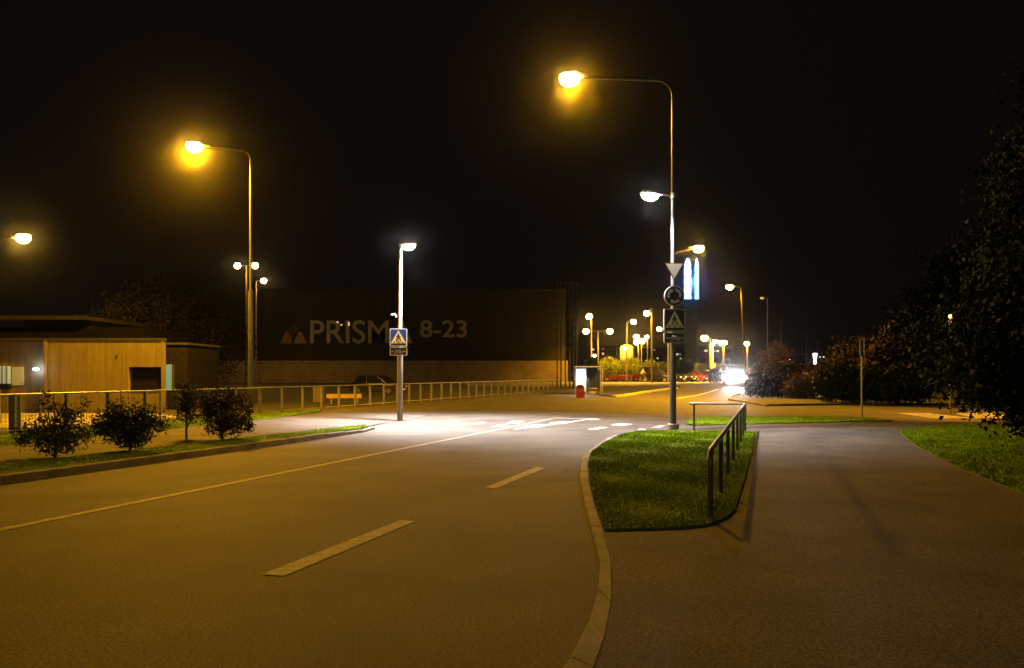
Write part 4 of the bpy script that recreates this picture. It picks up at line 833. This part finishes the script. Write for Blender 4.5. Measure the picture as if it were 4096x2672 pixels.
skin_body('trousers', [(-0.2, 0, 0.90), V[6], V[7], V[8], V[10], V[11], V[12]], [(0, 1), (1, 2), (2, 3), (0, 4), (4, 5), (5, 6)], [0.155, 0.12, 0.092, 0.068, 0.12, 0.092, 0.068], 'cloth_dark', per)
MB().ellipsoid((0.04, 0, 1.74), (0.125, 0.105, 0.09), 12, 8).build('hair', 'hair', per, smooth=True)

# ------------------------------------------------------------------ round bushes of the car park
GB = 'round clipped bushes along the car park'
def round_bush(label, u, Z, wpx, top, mat='limeleaf', n=170, bottom=1492):
    x, y, z = cp(u, Z); w_ = wpx / 3200 * Z / 2; h1 = 1.65 + (1495 - top) / 3200 * Z - z; h0 = 1.65 + (1495 - bottom) / 3200 * Z - z
    cz, rz_ = (h1 + h0) / 2, (h1 - h0) / 2
    return plant('round_bush', label, 'bush', (x, y, z), [(0, 0, cz, w_, w_ * 0.8, rz_), (-w_ * 0.4, 0, cz - rz_ * 0.15, w_ * 0.6, w_ * 0.6, rz_ * 0.8), (w_ * 0.4, 0, cz - rz_ * 0.15, w_ * 0.6, w_ * 0.6, rz_ * 0.8)], (h0 + 0.3, 0.10, 0.07, 0.05), n, 26, 0.16, 0.10, mat, GB, shell=0.7, limbs=5)
round_bush('large round lime bush nearest the bus shelter', 2435, 97, 82, 1434)
round_bush('round lime bush in front of the yellow gable, partly behind the largest one', 2472, 100, 60, 1438)
round_bush('round lime bush under the thin lamp post, left of the cyclist', 2525, 98, 66, 1437)
round_bush('round lime bush over the tall red van', 2600, 108, 54, 1444)
round_bush('flat topped lime bush between the red van and the sign post', 2648, 114, 60, 1452, bottom=1490)
round_bush('dark green round bush at the foot of the green pylon', 2736, 94, 66, 1440, mat='conifer', n=260)
round_bush('small pale lime bush right of the green pylon', 2795, 126, 22, 1456)
round_bush('small tight lime bush left of the notice box lamp', 2815, 118, 36, 1458)
round_bush('small lime bush just left of the oncoming van', 2877, 116, 42, 1460)
round_bush('dull green low bush touching the left side of the oncoming van', 2858, 90, 34, 1476, mat='conifer', bottom=1525)
round_bush('yellowish bush low among the far right posts', 3140, 84, 40, 1448, mat='limeleaf', bottom=1500, n=90)
round_bush('brownish round bush beside the thin post on the far right', 3240, 82, 50, 1458, mat='brownleaf', bottom=1510, n=110)
round_bush('dark treelet behind the bus shelter roof', 2368, 70, 26, 1440, mat='conifer', bottom=1476, n=60)

# ------------------------------------------------------------------ pylon, gable house, apartment blocks
Zp = 160.0; root = thing('pylon_sign', 'tall dark green pylon topped by two glowing blue white vertical strips', 'pylon sign', (35.650, Zp, rise(160)))
MB().box((0, 0, 24.900 / 2), (2.5, 0.9, 24.900)).build('mast', 'pylon', root, bevel=0.05)
def strip(u, w, nm, seg):
    x = (u - 2748) / 3200 * 160 - 0.65; z0, z1, zt_ = 16.550 - 0.6, 23.000 - 0.6, 24.650 - 0.6; b = MB(); k = seg; zs_ = np.linspace(z0, z1, k + 1)
    rim = MB()
    for i in range(k):
        wq = w * (1.0 if i % 3 != 1 else 0.90) * (1.06 if i == 0 else 1); b.box((x, -0.62, (zs_[i] + zs_[i + 1]) / 2), (wq, 0.24, (zs_[i + 1] - zs_[i]) * 0.93))
    rim.box((x, -0.50, (z0 + z1) / 2), (w + 0.36, 0.12, z1 - z0 + 0.3)); r = rim.build('halo_panel', 'e_bluehalo', root, bevel=0.04)  # glowing panel drawn as the strip's blue halo
    b.build('letter_strip', 'e_blue', r, bevel=0.05)
    MB().plate([(x - w / 2, z1 + 0.12), (x + w / 2, z1 + 0.12), (x + w * 0.42, z1 + 0.7), (x + w * 0.12, zt_), (x - w * 0.12, zt_), (x - w * 0.42, z1 + 0.7)], -0.74, -0.5).build('cap', 'e_bluecap', r)
strip(2748, 1.35, 'wide', 11); strip(2784, 0.72, 'narrow', 13)
lamp_light(root, (0.2, -1.6, 19.900 - 0.6), (0.12, 0.3, 1.0), 1800, kind='POINT', size=1.0)
Zg = 122.0; root = thing('gable_house', 'tall plain yellow lit house wall with a rounded top and one lamp', 'house', (16.508, Zg, rise(122)))
wq = 18.453 - 16.508; hq = 5.653 - 0.6; arc = [(wq * (0.5 + 0.5 * math.cos(R_(a))), hq + 0.45 * math.sin(R_(a))) for a in range(0, 181, 20)]
MB().plate([(0, 0), (wq, 0)] + arc, 0, 4).build('wall', 'gable', root)
lq = MB().ellipsoid((17.232 - 16.508, -0.25, 5.539 - 0.6), (0.32, 0.16, 0.22), 10, 6).build('wall_lamp', 'e_sodium_far', root, smooth=True); MB().box((17.232 - 16.508, -0.1, 5.577 - 0.5), (0.2, 0.2, 0.1)).build('lamp_bracket', 'galv_dull', lq)
lamp_light(root, (17.232 - 16.508, -0.8, 5.501 - 0.6), (1.0, 0.60, 0.07), 650, kind='POINT', size=0.2)
def block(label, u0, u1, top, Z, mat, wins, wm='e_window'):
    x0_, x1_ = (u0 - 2048) / 3200 * Z, (u1 - 2048) / 3200 * Z; h_ = 1.65 + (1495 - top) / 3200 * Z; w_ = x1_ - x0_
    root = thing('apartment_block', label, 'building', (x0_, Z, 0)); MB().box((w_ / 2, 5, h_ / 2), (w_, 10, h_)).build('wall', mat, root); MB().box((w_ / 2, 5, h_ + 0.1), (w_ + 0.4, 10.4, 0.2)).build('roof', 'roof_dark', root)
    for u, v, ww, hh, m_ in wins:
        cx = (u - 2048) / 3200 * Z - x0_; cz = 1.65 + (1495 - v) / 3200 * Z; sx, sz = ww / 3200 * Z, hh / 3200 * Z
        f = MB().box((cx, -0.02, cz), (sx + 0.2, 0.08, sz + 0.2)).build('window', 'roof_dark', root); MB().box((cx, -0.075, cz), (sx, 0.03, sz)).build('pane', m_, f)
    nx, nz = max(2, int(w_ / 3.2)), max(2, int(h_ / 2.9))
    for i in range(nx):
        for j in range(nz):
            cx, cz = (i + 0.5) * w_ / nx, 1.5 + (j + 0.5) * (h_ - 1.5) / nz
            if all(abs(cx - ((u - 2048) / 3200 * Z - x0_)) > 1.6 or abs(cz - (1.65 + (1495 - v) / 3200 * Z)) > 1.5 for u, v, *_ in wins):
                f = MB().box((cx, -0.02, cz), (1.5, 0.08, 1.4)).build('window', 'roof_dark', root); MB().box((cx, -0.075, cz), (1.3, 0.03, 1.2)).build('pane', 'dark_open', f)
block('brown apartment block with a few lit windows left of the yellow gable', 2366, 2480, 1388, 190, 'brick', [(2372,1398,9,8,'e_window'), (2412,1396,9,8,'e_window_dim'), (2412,1415,8,8,'e_window'), (2470,1396,8,8,'e_window_dim'), (2470,1415,8,8,'e_window')])
block('dark apartment block with scattered lit windows behind the crossing sign', 2560, 2735, 1395, 210, 'concrete_dark', [(2616,1400,10,7,'e_window_dim'), (2709,1417,9,7,'e_window'), (2721,1417,6,7,'e_window_dim'), (2630,1433,7,5,'e_window'), (2722,1435,7,5,'e_window')])
block('dark apartment block with a row of lit windows right of the green pylon', 2790, 2935, 1385, 215, 'concrete_dark', [(2822,1403,12,8,'e_window'), (2828,1403,4,8,'e_window'), (2860,1404,8,7,'e_window_dim'), (2871,1404,9,8,'e_window')])
block('small dark far building with a lit window strip on the right', 3255, 3330, 1418, 150, 'concrete_dark', [(3281,1428,10,5,'e_window'), (3294,1428,8,5,'e_window'), (3305,1428,5,4,'e_window_dim')])
far_lamp('left of two tiny white lamps low beyond the purple shrubs', [(3132,1439)], 3133, 140, 0, bulb='e_led_far', scale=0.5, r0=0.05)
far_lamp('right of two tiny white lamps low beyond the purple shrubs', [(3159,1440)], 3160, 140, 0, bulb='e_led_far', scale=0.5, r0=0.05)
far_lamp('tiny lamp glint topmost among the trees on the right', [(3650,1263)], 3651, 75, 0, bulb='e_dimamber', scale=0.35, r0=0.05)  # this and the next two: bulbs added as glints of the hidden park lamp
far_lamp('tiny bright lamp glint beside the dark evergreen', [(3716,1283)], 3717, 70, 0, bulb='e_led_far', scale=0.35, r0=0.05)
far_lamp('tiny amber lamp glint lowest among the trees on the right', [(3687,1307)], 3688, 72, 0, bulb='e_orange', scale=0.35, r0=0.05)

# ------------------------------------------------------------------ shrubs and trees
GS = 'shrubs on the roadside verge'
def verge_shrub(label, u, v, blobs, n, per, leaf, mat, trunk=(0.35, 0.03, 0.02, 0.0), limbs=14, spread=0.07):
    hh_ = max(b[2] + b[5] for b in blobs); w0_ = max(abs(b[0]) + b[3] for b in blobs)
    blobs = blobs + [(random.uniform(-0.85, 0.85) * w0_, random.uniform(-0.2, 0.2), random.uniform(0.45, 0.95) * hh_, 0.09, 0.09, random.uniform(0.12, 0.24)) for _ in range(7)]
    Zg_ = (1.65 - 0.112) * 3200 / (v - 1495); return plant('shrub', label, 'shrub', ((u - 2048) / 3200 * Zg_, Zg_, 0.11), blobs, trunk, n, per, spread, leaf, mat, GS, trunk_name='stems', crown='foliage', shell=0.35, limbs=limbs)
verge_shrub('leftmost verge shrub, loose and bare at the top with one tall shoot', 222, 1826, [(0, 0, 0.38, 0.50, 0.45, 0.30), (-0.38, 0, 0.36, 0.34, 0.3, 0.2), (0.38, 0, 0.40, 0.34, 0.3, 0.22), (0.02, 0, 0.72, 0.24, 0.24, 0.30), (0.28, 0, 0.78, 0.2, 0.2, 0.22), (-0.02, 0, 0.98, 0.07, 0.07, 0.18), (0.05, 0, 0.16, 0.34, 0.3, 0.12)], 190, 19, 0.030, 'shrub')
verge_shrub('wide dense dark verge shrub second from the left', 520, 1802, [(0, 0, 0.42, 0.50, 0.45, 0.34), (-0.36, 0, 0.62, 0.36, 0.3, 0.22), (0.36, 0, 0.55, 0.36, 0.3, 0.24), (0.05, 0, 0.75, 0.36, 0.3, 0.20), (0.1, 0, 0.2, 0.3, 0.3, 0.16)], 270, 20, 0.032, 'shrub', limbs=18)
verge_shrub('narrow upright verge shrub on a bare stem, third from the left', 745, 1752, [(0, 0, 0.86, 0.28, 0.28, 0.40), (0.02, 0, 0.55, 0.22, 0.22, 0.22), (0.06, 0, 1.15, 0.2, 0.2, 0.18)], 95, 17, 0.032, 'shrub_red', trunk=(0.6, 0.03, 0.02, 0.02))
verge_shrub('broad reddish verge shrub nearest the fence lamp post', 890, 1757, [(0, 0, 0.55, 0.50, 0.4, 0.40), (-0.3, 0, 0.75, 0.36, 0.3, 0.34), (0.32, 0, 0.72, 0.38, 0.3, 0.36), (0.05, 0, 1.0, 0.4, 0.3, 0.22), (0.5, 0, 0.35, 0.26, 0.3, 0.22), (0, 0, 0.22, 0.4, 0.3, 0.16)], 260, 18, 0.034, 'shrub_red', limbs=18)
GP = 'dark shrubs beyond the junction'
def dark_shrub(label, u, Z, w_, h_, mat, n=240, leaf=0.09, zb_=0.1, group=GP):
    return plant('dark_shrub', label, 'shrub', ((u - 2048) / 3200 * Z, Z, zb_), [(0, 0, h_ * 0.52, w_ * 0.5, w_ * 0.4, h_ * 0.46), (-w_ * 0.25, 0, h_ * 0.4, w_ * 0.32, w_ * 0.3, h_ * 0.36), (w_ * 0.25, 0, h_ * 0.42, w_ * 0.32, w_ * 0.3, h_ * 0.38)], (h_ * 0.5, 0.05, 0.03, 0.05), n, 26, 0.17, leaf, mat, group, shell=0.5, limbs=8, trunk_name='stems', crown='foliage')
dark_shrub('tall dark shrub right of the oncoming van', 3085, 56, 2.3, 3.3, 'purple', 300)
dark_shrub('purple shrub mass in front of the leaning lamp', 3052, 52, 2.0, 2.0, 'purple', 240)
dark_shrub('broad purple shrub at the middle of the far bed', 3140, 52, 2.6, 2.5, 'purple', 300)
dark_shrub('low brownish shrub at the right end of the far bed', 3215, 50, 2.0, 1.5, 'brownleaf', 200)
dark_shrub('taller shrub with a pointed top behind the far bed', 3110, 62, 2.2, 4.0, 'purple', 260)
dark_shrub('dense black green hedge shrub left of the edge on sign post', 3370, 44, 2.6, 2.1, 'conifer', 320)
dark_shrub('dense dark hedge shrub right behind the edge on sign post', 3500, 43, 2.8, 1.8, 'conifer', 320)
dark_shrub('dark hedge shrub between the sign post and the evergreen', 3620, 42, 2.8, 2.0, 'conifer', 320)
GT = 'dark trees on the right'
def dark_tree(label, u, Z, w_, h_, mat='conifer', n=420, base=0.3):
    return plant('tree', label, 'tree', ((u - 2048) / 3200 * Z, Z, 0.0), [(0, 0, h_ * 0.62, w_ * 0.46, w_ * 0.42, h_ * 0.34), (-w_ * 0.25, 0, h_ * 0.5, w_ * 0.34, w_ * 0.3, h_ * 0.22), (w_ * 0.25, 0.2, h_ * 0.55, w_ * 0.34, w_ * 0.3, h_ * 0.24), (0, 0, h_ * 0.84, w_ * 0.28, w_ * 0.26, h_ * 0.16)], (h_ * 0.55, 0.2, 0.1, 0.15), n, 30, 0.38, 0.15, mat, GT, shell=0.5, limbs=8)
dark_tree('dark tree standing behind the hedge left of the sign post', 3430, 62, 4.6, 4.0, 'duskleaf')
dark_tree('dark tree with hanging branches right of the sign post', 3610, 52, 4.0, 4.6, 'duskleaf')
dark_tree('tall dark tree close behind the evergreen', 3860, 46, 6.5, 9.0)
dark_tree('dark round topped tree above the right end of the supermarket', 2130, 128, 11.0, 14.5)
dark_tree('dark tree beside the flagpoles', 2222, 120, 5.0, 13.5)
dark_tree('lower dark tree rising behind the supermarket roof', 1990, 140, 9.0, 14.5)
x, y = 11.2, 16.6
root = plant('evergreen_tree', 'big dark evergreen with drooping branches over the grass at the right edge', 'tree', (x, y, 0.1),
    [(0, 0, 2.4, 2.6, 2.3, 1.5), (-0.7, -0.2, 1.6, 1.9, 1.6, 0.9), (0.4, 0, 4.0, 2.2, 2.0, 1.6), (0.3, 0.2, 5.6, 1.6, 1.5, 1.4), (0.4, 0, 7.0, 1.0, 1.0, 1.2), (-1.5, -0.6, 1.5, 1.1, 1.1, 0.7), (1.8, -1.0, 1.8, 1.8, 1.8, 1.4), (2.6, -2.2, 2.8, 2.0, 2.0, 2.0), (0.2, -0.9, 0.75, 1.9, 1.2, 0.5)],
    (6.5, 0.19, 0.07, 0.1), 1500, 42, 0.20, 0.062, 'conifer', droop=0.5, limbs=22, shell=0.45, trunk_name='trunk', zmin=0.1)
# small litter on the pavement and leaves on the asphalt
for (u, v, lab) in ((2934, 2044, 'pale crumpled paper scrap by the curved end of the guard rail island'),):
    x, y = (2.501, 9.035); root = thing('paper_scrap', lab, 'litter', (x, y, 0.105)); b = MB(); b.add([(-0.05, -0.02, 0), (0.0, -0.035, 0.02), (0.06, 0, 0.004), (0.01, 0.03, 0.022), (-0.04, 0.02, 0.008), (0, 0, -0.004)], [(0, 1, 3, 4), (1, 2, 3), (0, 5, 1), (1, 5, 2), (2, 5, 3), (3, 5, 4), (4, 5, 0)]); b.build('scrap', 'white', root)
n = 260; q = np.stack([rng.uniform(-9, 12, n), rng.uniform(2.5, 22, n)], 1); v, f = leaves(np.concatenate([q, np.full((n, 1), 0.0)], 1), 0.018); v[:, 2] = v[:, 2] * 0.12 + 0.014
ins = pip(q[:, 0], q[:, 1], pv); v[:, 2] += np.repeat(np.where(ins, 0.1, 0.0), 4); lv = np_mesh('fallen_leaves', v, f, 4, 'brownleaf'); tag(lv, kind='stuff')

# ------------------------------------------------------------------ thin mist added to give the lamps their halos
hz = MB().box((0, 410, 20), (1030, 960, 46)).build('haze', 'white'); hz['kind'] = 'stuff'
hm = bpy.data.materials.new('halo_mist'); hm.use_nodes = True; hn = hm.node_tree; hn.nodes.clear()
vo = hn.nodes.new('ShaderNodeVolumePrincipled'); vo.inputs['Color'].default_value = (1, 0.97, 0.94, 1); vo.inputs['Density'].default_value = HAZE; vo.inputs['Anisotropy'].default_value = 0.985
ho = hn.nodes.new('ShaderNodeOutputMaterial'); hn.links.new(vo.outputs[0], ho.inputs['Volume']); hz.data.materials.clear(); hz.data.materials.append(hm)
